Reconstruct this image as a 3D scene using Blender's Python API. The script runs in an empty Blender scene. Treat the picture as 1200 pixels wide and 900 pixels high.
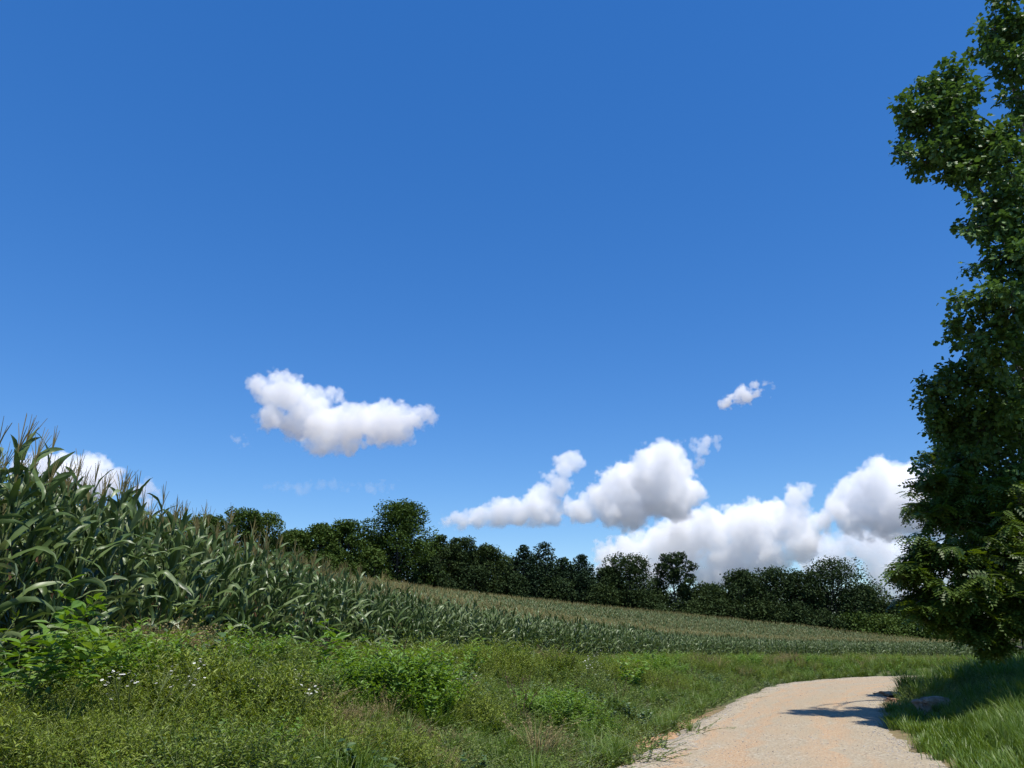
import bpy, math, random
import numpy as np
from mathutils import Vector, noise as mnoise

rng = np.random.default_rng(7)
random.seed(7)
S = bpy.context.scene
COL = S.collection
R = math.radians

# ------------------------------------------------------------------ camera, world, sun, exposure
EYE = 1.6
FPX = 600 / math.tan(R(34.5))            # focal length in pixels of the 1200 px wide photograph
PITCH = math.atan((748 - 450) / FPX)
cam = bpy.data.cameras.new("camera")
cam.sensor_width = 36.0
cam.lens = 18.0 / math.tan(R(34.5))
cam.clip_start = 0.05
cam.clip_end = 40000.0
camo = bpy.data.objects.new("camera", cam)
COL.objects.link(camo)
camo.location = (0, 0, EYE)
camo.rotation_euler = (R(90) + PITCH, 0, 0)
S.camera = camo

SUN_EL, SUN_AZ = 67.0, 156.0              # azimuth clockwise from +Y (straight ahead)
world = bpy.data.worlds.new("World")
S.world = world
world.use_nodes = True
nt = world.node_tree
sky = nt.nodes.new("ShaderNodeTexSky")
sky.sky_type = 'NISHITA'
sky.sun_disc = False
sky.sun_elevation = R(SUN_EL)
sky.sun_rotation = R(SUN_AZ)
sky.altitude = 300
sky.air_density = 1.0
sky.dust_density = 0.15
sky.ozone_density = 4.0
# the clear, deep blue of the photograph's sky: more saturation, a flatter fall of brightness to the zenith
sep = nt.nodes.new("ShaderNodeSeparateColor"); sep.mode = 'HSV'
cmb = nt.nodes.new("ShaderNodeCombineColor"); cmb.mode = 'HSV'
nt.links.new(sky.outputs[0], sep.inputs[0])


def wmath(op, a, b):
    q = nt.nodes.new("ShaderNodeMath"); q.operation = op
    nt.links.new(a, q.inputs[0]); q.inputs[1].default_value = b
    return q.outputs[0]


nt.links.new(wmath('ADD', sep.outputs[0], 0.007), cmb.inputs[0])
nt.links.new(wmath('MULTIPLY', sep.outputs[1], 1.30), cmb.inputs[1])
nt.links.new(wmath('MULTIPLY', wmath('POWER', sep.outputs[2], 0.71), 1.40), cmb.inputs[2])
nt.links.new(cmb.outputs[0], nt.nodes["Background"].inputs[0])
nt.nodes["Background"].inputs[1].default_value = 0.126

sl = bpy.data.lights.new("sun", 'SUN')
sl.energy = 4.2
sl.angle = R(0.53)
sl.color = (1.0, 0.95, 0.87)
so = bpy.data.objects.new("sun", sl)
COL.objects.link(so)
sd = Vector((math.cos(R(SUN_EL)) * math.sin(R(SUN_AZ)), math.cos(R(SUN_EL)) * math.cos(R(SUN_AZ)), math.sin(R(SUN_EL))))
so.rotation_euler = sd.to_track_quat('Z', 'Y').to_euler()
so.location = (30, 10, 60)

S.view_settings.view_transform = 'Standard'
S.view_settings.look = 'None'
S.view_settings.exposure = 0.52
S.view_settings.gamma = 1.0
S.view_settings.use_curve_mapping = False
S.render.engine = 'CYCLES'
S.cycles.max_bounces = 64
S.cycles.diffuse_bounces = 4
S.cycles.glossy_bounces = 2
S.cycles.transmission_bounces = 4
S.cycles.transparent_max_bounces = 8
S.cycles.volume_bounces = 64
S.cycles.sample_clamp_indirect = 6.0
S.cycles.use_denoising = True


def at(px, py, D):
    """the point seen at a photo pixel at horizontal distance D"""
    cx = (px - 600) / FPX
    cy = -(py - 450) / FPX
    d = np.array([cx, math.cos(PITCH) - cy * math.sin(PITCH), math.sin(PITCH) + cy * math.cos(PITCH)])
    return d * (D / math.hypot(d[0], d[1])) + np.array([0, 0, EYE])


# ------------------------------------------------------------------ helpers
def smooth(a, b, x):
    t = np.clip((np.asarray(x, float) - a) / (b - a), 0, 1)
    return t * t * (3 - 2 * t)


def vnoise(x, y, seed=0):
    """vectorised 2-D value noise, 0..1"""
    x = np.asarray(x, float); y = np.asarray(y, float)
    xi = np.floor(x).astype(np.int64); yi = np.floor(y).astype(np.int64)
    fx = x - xi; fy = y - yi
    fx = fx * fx * (3 - 2 * fx); fy = fy * fy * (3 - 2 * fy)

    def hsh(i, j):
        n = (i * 374761393 + j * 668265263 + seed * 974634777) & 0x7fffffff
        n = ((n ^ (n >> 13)) * 1274126177) & 0x7fffffff
        return ((n ^ (n >> 16)) & 0xffff) / 65535.0
    a = hsh(xi, yi); b = hsh(xi + 1, yi); c = hsh(xi, yi + 1); d = hsh(xi + 1, yi + 1)
    return (a * (1 - fx) + b * fx) * (1 - fy) + (c * (1 - fx) + d * fx) * fy


def fbm(x, y, seed=0, octv=4):
    v = 0; a = 0.5
    for o in range(octv):
        v = v + a * vnoise(x * 2 ** o, y * 2 ** o, seed + o); a *= 0.5
    return v / (1 - 0.5 ** octv)


class MB:
    """collects pieces into ONE mesh; every face keeps a material index and a random value"""
    def __init__(s):
        s.V = []; s.F = []; s.M = []; s.Rn = []; s.n = 0

    def add(s, V, F, m=0, rnd=None):
        V = np.asarray(V, float).reshape(-1, 3)
        s.V.append(V)
        s.F.extend([tuple(int(i) + s.n for i in f) for f in F])
        s.M.extend([m] * len(F))
        s.Rn.extend([random.random() if rnd is None else rnd] * len(F))
        s.n += len(V)

    def scatter(s, tV, tF, pos, rot, scl, m=0, rnd=None):
        """many copies of a small template: pos (n,3), rot (n,3,3) columns = axes, scl (n,) or (n,3)"""
        n = len(pos)
        if n == 0:
            return
        tV = np.asarray(tV, float); k = len(tV)
        scl = np.asarray(scl, float)
        if scl.ndim == 1:
            scl = np.repeat(scl[:, None], 3, 1)
        loc = tV[None] * scl[:, None, :]
        W = np.einsum('nij,nkj->nki', rot, loc) + np.asarray(pos)[:, None, :]
        s.V.append(W.reshape(-1, 3))
        rn = np.random.default_rng(s.n + 11).random(n) if rnd is None else np.broadcast_to(rnd, (n,))
        off = s.n + np.arange(n) * k
        for f in tF:
            fa = (np.array(f)[None] + off[:, None]).tolist()
            s.F.extend(map(tuple, fa)); s.M.extend([m] * n); s.Rn.extend(rn.tolist())
        s.n += n * k

    def tube(s, pts, rad, sides=6, m=0, rnd=None, cap=True):
        pts = np.asarray(pts, float); n = len(pts)
        rad = np.broadcast_to(np.asarray(rad, float), (n,))
        T = np.gradient(pts, axis=0)
        T /= np.linalg.norm(T, axis=1)[:, None] + 1e-9
        ref = np.array([1.0, 0, 0]) if abs(T[0][0]) < 0.8 else np.array([0, 1.0, 0])
        A = np.cross(T, ref); A /= np.linalg.norm(A, axis=1)[:, None] + 1e-9
        B = np.cross(T, A)
        an = np.arange(sides) * 2 * math.pi / sides
        ring = pts[:, None] + rad[:, None, None] * (A[:, None] * np.cos(an)[None, :, None] + B[:, None] * np.sin(an)[None, :, None])
        F = []
        for i in range(n - 1):
            for j in range(sides):
                j2 = (j + 1) % sides
                F.append((i * sides + j, i * sides + j2, (i + 1) * sides + j2, (i + 1) * sides + j))
        if cap:
            F.append(tuple(range((n - 1) * sides, n * sides)))
        s.add(ring.reshape(-1, 3), F, m, rnd)

    def mesh(s, name, mats, smoothsh=False):
        me = bpy.data.meshes.new(name)
        V = np.concatenate(s.V) if s.V else np.zeros((0, 3))
        me.from_pydata(V.tolist(), [], s.F)
        for m in mats:
            me.materials.append(m)
        me.polygons.foreach_set('material_index', np.array(s.M, np.int32))
        a = me.attributes.new('rnd', 'FLOAT', 'FACE')
        a.data.foreach_set('value', np.array(s.Rn, np.float32))
        if smoothsh:
            me.polygons.foreach_set('use_smooth', np.ones(len(s.F), bool))
        me.update()
        return me

    def build(s, name, mats, parent=None, smoothsh=False):
        if not isinstance(mats, (list, tuple)):
            mats = [mats]
        return link(name, s.mesh(name, mats, smoothsh), parent)


def link(name, data, parent=None):
    o = bpy.data.objects.new(name, data)
    COL.objects.link(o)
    if parent is not None:
        o.parent = parent
    return o


def tag(o, label=None, cat=None, group=None, kind=None):
    for k, v in (('label', label), ('category', cat), ('group', group), ('kind', kind)):
        if v:
            o[k] = v
    return o


def frames(d, up=(0, 0, 1), jit=0.5, g=rng):
    """rotation matrices whose Y axis follows d and whose Z axis is near `up` with jitter"""
    d = d / (np.linalg.norm(d, axis=1)[:, None] + 1e-9)
    u = np.asarray(up, float) + g.normal(0, jit, d.shape)
    x = np.cross(d, u); x /= np.linalg.norm(x, axis=1)[:, None] + 1e-9
    z = np.cross(x, d)
    return np.stack([x, d, z], axis=2)


def sphere_dirs(n, g=rng):
    v = g.normal(size=(n, 3))
    return v / (np.linalg.norm(v, axis=1)[:, None] + 1e-9)


# ------------------------------------------------------------------ materials
def newmat(name):
    m = bpy.data.materials.new(name)
    m.use_nodes = True
    return m, m.node_tree, m.node_tree.nodes, m.node_tree.links, m.node_tree.nodes["Principled BSDF"]


def leaf_mat(name, cols, rough=0.5, transl=0.3, spec=0.4, tcol=1.25, scale=0.0):
    """two-sided leaf: colour picked per leaf and per plant, some light coming through"""
    m, t, N, L, P = newmat(name)
    at_ = N.new("ShaderNodeAttribute"); at_.attribute_name = 'rnd'
    oi = N.new("ShaderNodeObjectInfo")
    mx = N.new("ShaderNodeMath"); mx.operation = 'MULTIPLY_ADD'
    L.new(at_.outputs['Fac'], mx.inputs[0]); mx.inputs[1].default_value = 0.6
    ob = N.new("ShaderNodeMath"); ob.operation = 'MULTIPLY'; ob.inputs[1].default_value = 0.4
    L.new(oi.outputs['Random'], ob.inputs[0]); L.new(ob.outputs[0], mx.inputs[2])
    rp = N.new("ShaderNodeValToRGB")
    el = rp.color_ramp.elements
    while len(el) < len(cols):
        el.new(0.5)
    for i, c in enumerate(cols):
        el[i].position = 0.08 + 0.84 * i / (len(cols) - 1)
        el[i].color = (*c, 1)
    L.new(mx.outputs[0], rp.inputs[0])
    L.new(rp.outputs[0], P.inputs['Base Color'])
    P.inputs['Roughness'].default_value = rough
    P.inputs['Specular IOR Level'].default_value = spec
    tr = N.new("ShaderNodeBsdfTranslucent")
    hs = N.new("ShaderNodeHueSaturation"); hs.inputs['Hue'].default_value = 0.485
    hs.inputs['Saturation'].default_value = 1.15; hs.inputs['Value'].default_value = tcol
    L.new(rp.outputs[0], hs.inputs['Color']); L.new(hs.outputs[0], tr.inputs['Color'])
    ms = N.new("ShaderNodeMixShader"); ms.inputs[0].default_value = transl
    L.new(P.outputs[0], ms.inputs[1]); L.new(tr.outputs[0], ms.inputs[2])
    L.new(ms.outputs[0], N["Material Output"].inputs['Surface'])
    return m


def noise_mat(name, cols, scale=6, rough=0.9, bump=0.3, detail=6):
    m, t, N, L, P = newmat(name)
    tc = N.new("ShaderNodeTexCoord")
    nz = N.new("ShaderNodeTexNoise"); nz.inputs['Scale'].default_value = scale; nz.inputs['Detail'].default_value = detail
    L.new(tc.outputs['Object'], nz.inputs['Vector'])
    rp = N.new("ShaderNodeValToRGB"); el = rp.color_ramp.elements
    while len(el) < len(cols):
        el.new(0.5)
    for i, c in enumerate(cols):
        el[i].position = 0.3 + 0.4 * i / (len(cols) - 1); el[i].color = (*c, 1)
    L.new(nz.outputs[0], rp.inputs[0]); L.new(rp.outputs[0], P.inputs['Base Color'])
    P.inputs['Roughness'].default_value = rough
    bp = N.new("ShaderNodeBump"); bp.inputs['Strength'].default_value = bump; bp.inputs['Distance'].default_value = 0.05
    L.new(nz.outputs[0], bp.inputs['Height']); L.new(bp.outputs[0], P.inputs['Normal'])
    return m


M = {}
M['corn_leaf'] = leaf_mat('corn_leaf', [(.034, .062, .018), (.074, .122, .032), (.115, .168, .054), (.200, .250, .125)], .40, .18, .42)
M['corn_stalk'] = leaf_mat('corn_stalk', [(.07, .11, .035), (.12, .14, .05)], .5, .05, .4)
M['tassel'] = leaf_mat('tassel', [(.14, .12, .050), (.19, .165, .065), (.25, .22, .095)], .8, .2, .2)
M['dry_leaf'] = leaf_mat('dry_leaf', [(.24, .20, .10), (.33, .28, .15), (.20, .18, .07)], .7, .25, .2)
M['husk'] = leaf_mat('husk', [(.10, .16, .05), (.16, .20, .07)], .5, .15, .3)
M['silk'] = leaf_mat('silk', [(.10, .05, .03), (.16, .08, .04)], .8, .1, .2)
M['yellow_weed'] = leaf_mat('yellow_weed', [(.060, .105, .012), (.135, .195, .020), (.205, .265, .032), (.280, .330, .075)], .5, .28, .3)
M['mid_weed'] = leaf_mat('mid_weed', [(.048, .092, .014), (.100, .165, .022), (.160, .220, .034), (.230, .280, .080)], .48, .27, .35)
M['dark_weed'] = leaf_mat('dark_weed', [(.030, .065, .016), (.060, .110, .026), (.100, .155, .045), (.170, .220, .100)], .42, .2, .45)
M['pale_weed'] = leaf_mat('pale_weed', [(.11, .16, .07), (.17, .22, .11), (.22, .26, .15)], .45, .3, .45)
M['lush_weed'] = leaf_mat('lush_weed', [(0.114, 0.217, 0.032), (0.153, 0.269, 0.042), (0.198, 0.305, 0.059)], .42, .38, .4)
M['grass'] = leaf_mat('grass', [(0.069, 0.131, 0.022), (0.112, 0.186, 0.030), (0.161, 0.227, 0.044)], .45, .35, .4)
M['tan_grass'] = leaf_mat('tan_grass', [(.22, .18, .08), (.30, .25, .12), (.16, .16, .06)], .7, .3, .2)
M['brown_stem'] = leaf_mat('brown_stem', [(.07, .045, .030), (.12, .08, .05)], .8, .05, .2)
M['petal'] = leaf_mat('petal', [(.70, .70, .66), (.80, .80, .74)], .6, .25, .2, 1.0)
M['gold'] = leaf_mat('gold', [(.55, .42, .05), (.65, .5, .08)], .6, .2, .2, 1.0)
M['stem'] = leaf_mat('stem', [(.08, .11, .03), (.11, .13, .05)], .6, .05, .3)
M['tree_leaf'] = leaf_mat('tree_leaf', [(0.040, 0.074, 0.014), (0.060, 0.102, 0.021), (0.084, 0.125, 0.028)], .75, .2, .15)
M['shade_tree_leaf'] = leaf_mat('shade_tree_leaf', [(0.021, 0.040, 0.014), (0.033, 0.055, 0.018), (0.045, 0.070, 0.020)], .75, .16, .12)
M['pine_leaf'] = leaf_mat('pine_leaf', [(0.013, 0.030, 0.014), (0.020, 0.040, 0.018), (0.028, 0.050, 0.020)], .75, .10, .12)
M['near_leaf'] = leaf_mat('near_leaf', [(0.056, 0.116, 0.030), (0.085, 0.160, 0.037), (0.116, 0.203, 0.053)], .46, .26, .35)
M['frond_leaf'] = leaf_mat('frond_leaf', [(0.047, 0.087, 0.013), (0.074, 0.123, 0.018), (0.107, 0.158, 0.025)], .45, .34, .4)
M['bark'] = noise_mat('bark', [(.04, .035, .03), (.085, .075, .065), (.13, .12, .105)], 9, .95, .6)
M['rock'] = noise_mat('rock', [(.16, .10, .06), (.30, .21, .14), (.42, .33, .25)], 5, .9, .5)
M['clay'] = noise_mat('clay', [(.18, .09, .045), (.32, .19, .10), (.42, .30, .19)], 5, .95, .6)
M['stone'] = leaf_mat('stone', [(0.192, 0.170, 0.148), (0.296, 0.266, 0.229), (0.370, 0.348, 0.318), (0.311, 0.229, 0.163)], .85, 0.0, .3)

# ------------------------------------------------------------------ terrain
F_CORN = np.array([(-4.6, -14), (-4.9, -4), (-5.3, 2), (-6.0, 8), (-6.4, 13), (-6.3, 18), (-5.6, 25), (-3.6, 34), (-.4, 43), (5, 54), (15, 74), (28, 97), (48, 116), (76, 130), (110, 142), (160, 150), (240, 150)], float)
ROAD_L = np.array([(-3.2, -6), (-2.0, 0), (-0.45, 5), (1.45, 10.8), (2.54, 13.5), (5.15, 19.6), (8.9, 27.6), (12.7, 32.4), (16.8, 35.0), (22, 36.6), (30, 36.4), (44, 33), (64, 24)], float)
ROAD_R = np.array([(1.0, -6), (2.4, 0), (3.9, 5.4), (5.62, 10.8), (6.79, 14.5), (9.3, 20.4), (12.0, 25.0), (15.0, 28.8), (18.6, 31.2), (23, 32.3), (29.5, 32.2), (43, 29), (62, 20.5)], float)


def spline(P, n):
    """Catmull-Rom through the points, n samples per span"""
    P = np.asarray(P, float)
    Q = np.vstack([2 * P[0] - P[1], P, 2 * P[-1] - P[-2]])
    out = []
    for i in range(1, len(Q) - 2):
        t = np.linspace(0, 1, n, endpoint=False)[:, None]
        p0, p1, p2, p3 = Q[i - 1:i + 3]
        out.append(0.5 * ((2 * p1) + (p2 - p0) * t + (2 * p0 - 5 * p1 + 4 * p2 - p3) * t ** 2 + (-p0 + 3 * p1 - 3 * p2 + p3) * t ** 3))
    out.append(P[-1:])
    return np.vstack(out)


FC = spline(F_CORN, 8); RL = spline(ROAD_L, 8); RR = spline(ROAD_R, 8)


def sdist(x, y, C):
    """signed distance to a polyline, positive on its left side"""
    x = np.asarray(x, float).ravel(); y = np.asarray(y, float).ravel()
    best = np.full(x.shape, 1e18); sgn = np.zeros(x.shape)
    for a, b in zip(C[:-1], C[1:]):
        ab = b - a; L2 = ab @ ab
        t = np.clip(((x - a[0]) * ab[0] + (y - a[1]) * ab[1]) / L2, 0, 1)
        dx = x - a[0] - t * ab[0]; dy = y - a[1] - t * ab[1]
        d2 = dx * dx + dy * dy
        cr = ab[0] * (y - a[1]) - ab[1] * (x - a[0])
        m = d2 < best - 1e-12
        best = np.where(m, d2, best); sgn = np.where(m, np.sign(cr), sgn)
    return np.sqrt(best) * np.where(sgn == 0, 1, sgn)


def height(x, y):
    shp = np.shape(x)
    x = np.asarray(x, float).ravel(); y = np.asarray(y, float).ravel()
    s = sdist(x, y, FC); dl = sdist(x, y, RL); dr = -sdist(x, y, RR)
    P = 0.057 * np.maximum(y - 26, 0) - 0.098 * (x + 9) + .0012 * np.minimum(x, 0) ** 2 * smooth(30, 120, y)
    P = np.where(P > 19, 19 + (P - 19) * .25, P); P = np.minimum(P, 24)
    P = np.where(P < -4, -4 + (P + 4) * .05, P); P = np.maximum(P, -10)
    z = P * smooth(-3, 26, s)
    z = z - 0.020 * np.clip(y - 34, 0, 90) * smooth(30, -2, s)
    near = smooth(85, 45, np.hypot(x, y))
    lb = 0.30 * smooth(0.5, 3.0, dl) + .45 * smooth(1.8, 6.2, dl) * smooth(36, 13, np.hypot(x, y)) - 0.07 * smooth(0.1, 0.6, dl) * smooth(1.4, .7, dl)
    rb = 0.16 * smooth(0.3, 1.4, dr) + 0.30 * smooth(1.5, 7, dr)
    z = z + np.where(dl > 0, lb, np.where(dr > 0, rb, 0)) * near
    off = (dl > 0.3) | (dr > 0.3)
    z = z + np.where(off, (fbm(x * .9, y * .9, 3) - .5) * 0.16, 0) * smooth(.3, 1.2, np.maximum(dl, dr))
    road = (dl <= 0) & (dr <= 0)
    z = np.where(road, z - 0.03, z)
    return z.reshape(shp)


def h1(x, y):
    return float(height(np.array([x]), np.array([y]))[0])


def axis(lo, hi, d0, a, b):
    """coordinates with fine spacing inside a..b, growing outside"""
    c = list(np.arange(a, b + 1e-6, d0)); d = d0
    while c[-1] < hi:
        d *= 1.12; c.append(c[-1] + d)
    d = d0
    while c[0] > lo:
        d *= 1.12; c.insert(0, c[0] - d)
    return np.array(c)


gx = axis(-3500, 3500, .3, -14, 34); gy = axis(-400, 4500, .3, -4, 46)
GX, GY = np.meshgrid(gx, gy)
GZ = height(GX, GY)
nx, ny = len(gx), len(gy)
me = bpy.data.meshes.new('ground')
I = np.arange(nx * ny).reshape(ny, nx)
me.from_pydata(np.stack([GX, GY, GZ], -1).reshape(-1, 3).tolist(), [], np.stack([I[:-1, :-1], I[:-1, 1:], I[1:, 1:], I[1:, :-1]], -1).reshape(-1, 4).tolist())
gs = sdist(GX, GY, FC); gl = sdist(GX, GY, RL); gr = -sdist(GX, GY, RR)
bare = np.where(gl > -.3, smooth(22, 15, GY.ravel()) * smooth(1.3, .6, gl + (fbm(GX.ravel() * 1.2, GY.ravel() * 1.2, 9) - .5) * 1.6), 0)
bare = np.maximum(bare, .35 * np.where(gr > -.3, smooth(.7, .2, gr + (fbm(GX.ravel() * 1.3, GY.ravel() * 1.3, 5) - .5) * 1.0), 0))
a = me.attributes.new('bare', 'FLOAT', 'POINT'); a.data.foreach_set('value', bare.astype(np.float32))
a = me.attributes.new('soil', 'FLOAT', 'POINT'); a.data.foreach_set('value', smooth(-.8, .4, gs).astype(np.float32))
me.polygons.foreach_set('use_smooth', np.ones(len(me.polygons), bool))
m, t, N, L, P = newmat('ground')
tc = N.new("ShaderNodeTexCoord")
n1 = N.new("ShaderNodeTexNoise"); n1.inputs['Scale'].default_value = 1.3; n1.inputs['Detail'].default_value = 9
n2 = N.new("ShaderNodeTexNoise"); n2.inputs['Scale'].default_value = 14; n2.inputs['Detail'].default_value = 6
L.new(tc.outputs['Object'], n1.inputs['Vector']); L.new(tc.outputs['Object'], n2.inputs['Vector'])


def ramp(src, stops):
    r_ = N.new("ShaderNodeValToRGB"); e_ = r_.color_ramp.elements
    while len(e_) < len(stops):
        e_.new(.5)
    for i, (p_, c_) in enumerate(stops):
        e_[i].position = p_; e_[i].color = (*c_, 1)
    L.new(src, r_.inputs[0]); return r_.outputs[0]


def mixc(f, a_, b_):
    x_ = N.new("ShaderNodeMix"); x_.data_type = 'RGBA'
    if isinstance(f, float):
        x_.inputs[0].default_value = f
    else:
        L.new(f, x_.inputs[0])
    L.new(a_, x_.inputs[6]); L.new(b_, x_.inputs[7]); return x_.outputs[2]


turf = ramp(n1.outputs[0], [(.3, (.045, .055, .018)), (.5, (.070, .090, .022)), (.7, (.11, .10, .045))])
soil = ramp(n2.outputs[0], [(.3, (.07, .045, .03)), (.7, (.16, .10, .065))])
clay = ramp(n2.outputs[0], [(.25, (.28, .15, .07)), (.5, (.40, .24, .12)), (.75, (.47, .35, .23))])
ab = N.new("ShaderNodeAttribute"); ab.attribute_name = 'bare'
as_ = N.new("ShaderNodeAttribute"); as_.attribute_name = 'soil'
c = mixc(as_.outputs['Fac'], turf, soil); c = mixc(ab.outputs['Fac'], c, clay)
L.new(c, P.inputs['Base Color']); P.inputs['Roughness'].default_value = .95
bp = N.new("ShaderNodeBump"); bp.inputs['Strength'].default_value = .7; bp.inputs['Distance'].default_value = .06
L.new(n2.outputs[0], bp.inputs['Height']); L.new(bp.outputs[0], P.inputs['Normal'])
me.materials.append(m)
tag(link('ground', me), 'grassy earth under the weeds and the corn', 'ground', kind='structure')

# ------------------------------------------------------------------ gravel road
nu = 42
rl = spline(ROAD_L, 40); rr = spline(ROAD_R, 40)
nv = len(rl)
U = np.linspace(-.03, 1.03, nu)
wob_l = (vnoise(np.arange(nv) * .23, np.zeros(nv), 4) - .5) * .35 + (vnoise(np.arange(nv) * .9, np.zeros(nv), 8) - .5) * .16
wob_r = (vnoise(np.arange(nv) * .2, np.ones(nv), 6) - .5) * .40 + (vnoise(np.arange(nv) * .8, np.ones(nv), 2) - .5) * .16
dirv = (rr - rl) / np.linalg.norm(rr - rl, axis=1)[:, None]
A_ = rl + dirv * wob_l[:, None]; B_ = rr + dirv * wob_r[:, None]
RP = A_[:, None] * (1 - U)[None, :, None] + B_[:, None] * U[None, :, None]
RZ = height(RP[..., 0], RP[..., 1])
# crown, wheel ruts, small berm of loose gravel along the left edge
prof = .035 * np.sin(np.clip(U, 0, 1) * math.pi) - .02 * np.exp(-((U - .30) / .07) ** 2) - .02 * np.exp(-((U - .74) / .07) ** 2) + .045 * np.exp(-((U - .06) / .05) ** 2)
base_r = np.minimum(RZ, 0.0) + .03
base_r = np.where(RZ < -.2, RZ + .034, np.maximum(RZ * 0 + .004, 0))
edge = np.clip(np.minimum(U + .03, 1.03 - U) / .05, 0, 1)
RZ = base_r + (prof[None] + (fbm(RP[..., 0] * 4, RP[..., 1] * 4, 21) - .5) * .02) * edge[None] - .05 * (1 - edge)[None]
me = bpy.data.meshes.new('gravel_road')
I = np.arange(nu * nv).reshape(nv, nu)
me.from_pydata(np.dstack([RP, RZ]).reshape(-1, 3).tolist(), [], np.stack([I[:-1, :-1], I[:-1, 1:], I[1:, 1:], I[1:, :-1]], -1).reshape(-1, 4).tolist())
a = me.attributes.new('across', 'FLOAT', 'POINT'); a.data.foreach_set('value', np.tile(U, nv).astype(np.float32))
ln = np.concatenate([[0], np.cumsum(np.linalg.norm(np.diff(rl, axis=0), axis=1))])
a = me.attributes.new('along', 'FLOAT', 'POINT'); a.data.foreach_set('value', np.repeat(ln, nu).astype(np.float32))
me.polygons.foreach_set('use_smooth', np.ones(len(me.polygons), bool))
m, t, N, L, P = newmat('gravel_road')
tc = N.new("ShaderNodeTexCoord")
aa = N.new("ShaderNodeAttribute"); aa.attribute_name = 'across'
al = N.new("ShaderNodeAttribute"); al.attribute_name = 'along'
cx = N.new("ShaderNodeCombineXYZ"); L.new(aa.outputs['Fac'], cx.inputs[0]); L.new(al.outputs['Fac'], cx.inputs[1])
mp = N.new("ShaderNodeMapping"); mp.inputs['Scale'].default_value = (15, .30, 1); L.new(cx.outputs[0], mp.inputs[0])
ns = N.new("ShaderNodeTexNoise"); ns.inputs['Scale'].default_value = 1.0; ns.inputs['Detail'].default_value = 5; L.new(mp.outputs[0], ns.inputs['Vector'])
vo = N.new("ShaderNodeTexVoronoi"); vo.inputs['Scale'].default_value = 26; L.new(tc.outputs['Object'], vo.inputs['Vector'])
vo2 = N.new("ShaderNodeTexVoronoi"); vo2.inputs['Scale'].default_value = 60; L.new(tc.outputs['Object'], vo2.inputs['Vector'])
nb = N.new("ShaderNodeTexNoise"); nb.inputs['Scale'].default_value = .8; nb.inputs['Detail'].default_value = 6; L.new(tc.outputs['Object'], nb.inputs['Vector'])
sp = N.new("ShaderNodeSeparateColor"); L.new(vo.outputs['Color'], sp.inputs[0])
sp2 = N.new("ShaderNodeSeparateColor"); L.new(vo2.outputs['Color'], sp2.inputs[0])
stones = ramp(sp.outputs[0], [(.0, (0.268, 0.217, 0.145)), (.4, (0.328, 0.272, 0.189)), (.75, (0.371, 0.317, 0.224)), (1., (0.423, 0.372, 0.277))])
fines = ramp(sp2.outputs[0], [(.0, (0.285, 0.230, 0.148)), (.6, (0.350, 0.282, 0.189)), (1., (0.397, 0.334, 0.233))])
orange = ramp(sp2.outputs[1], [(.0, (0.345, 0.217, 0.116)), (.6, (0.397, 0.282, 0.173)), (1., (0.441, 0.347, 0.229))])
grit = ramp(nb.outputs[0], [(.38, (0, 0, 0)), (.62, (1, 1, 1))])
c = mixc(grit, fines, stones)
# clay shows along the wheel tracks, grey stone along the edges
track = ramp(aa.outputs['Fac'], [(.03, (0, 0, 0)), (.15, (.95, .95, .95)), (.21, (.3, .3, .3)), (.34, (.85, .85, .85)), (.50, (.1, .1, .1)), (.72, (.85, .85, .85)), (.86, (.15, .15, .15)), (1., (0, 0, 0))])
mu = N.new("ShaderNodeMath"); mu.operation = 'MULTIPLY'; L.new(track, mu.inputs[0])
st = ramp(ns.outputs[0], [(.40, (.0, .0, .0)), (.58, (1.3, 1.3, 1.3))]); L.new(st, mu.inputs[1])
c = mixc(mu.outputs[0], c, orange)
edg = ramp(aa.outputs['Fac'], [(.0, (1, 1, 1)), (.10, (.9, .9, .9)), (.15, (0, 0, 0)), (.88, (0, 0, 0)), (.97, (.9, .9, .9))])
c = mixc(edg, c, stones)
L.new(c, P.inputs['Base Color']); P.inputs['Roughness'].default_value = .92
P.inputs['Specular IOR Level'].default_value = .2
bp = N.new("ShaderNodeBump"); bp.inputs['Strength'].default_value = .9; bp.inputs['Distance'].default_value = .02
L.new(vo.outputs['Distance'], bp.inputs['Height']); L.new(bp.outputs[0], P.inputs['Normal'])
me.materials.append(m)
tag(link('gravel_road', me), 'pale gravel road with clay wheel tracks bending to the right', 'road', kind='structure')

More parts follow.
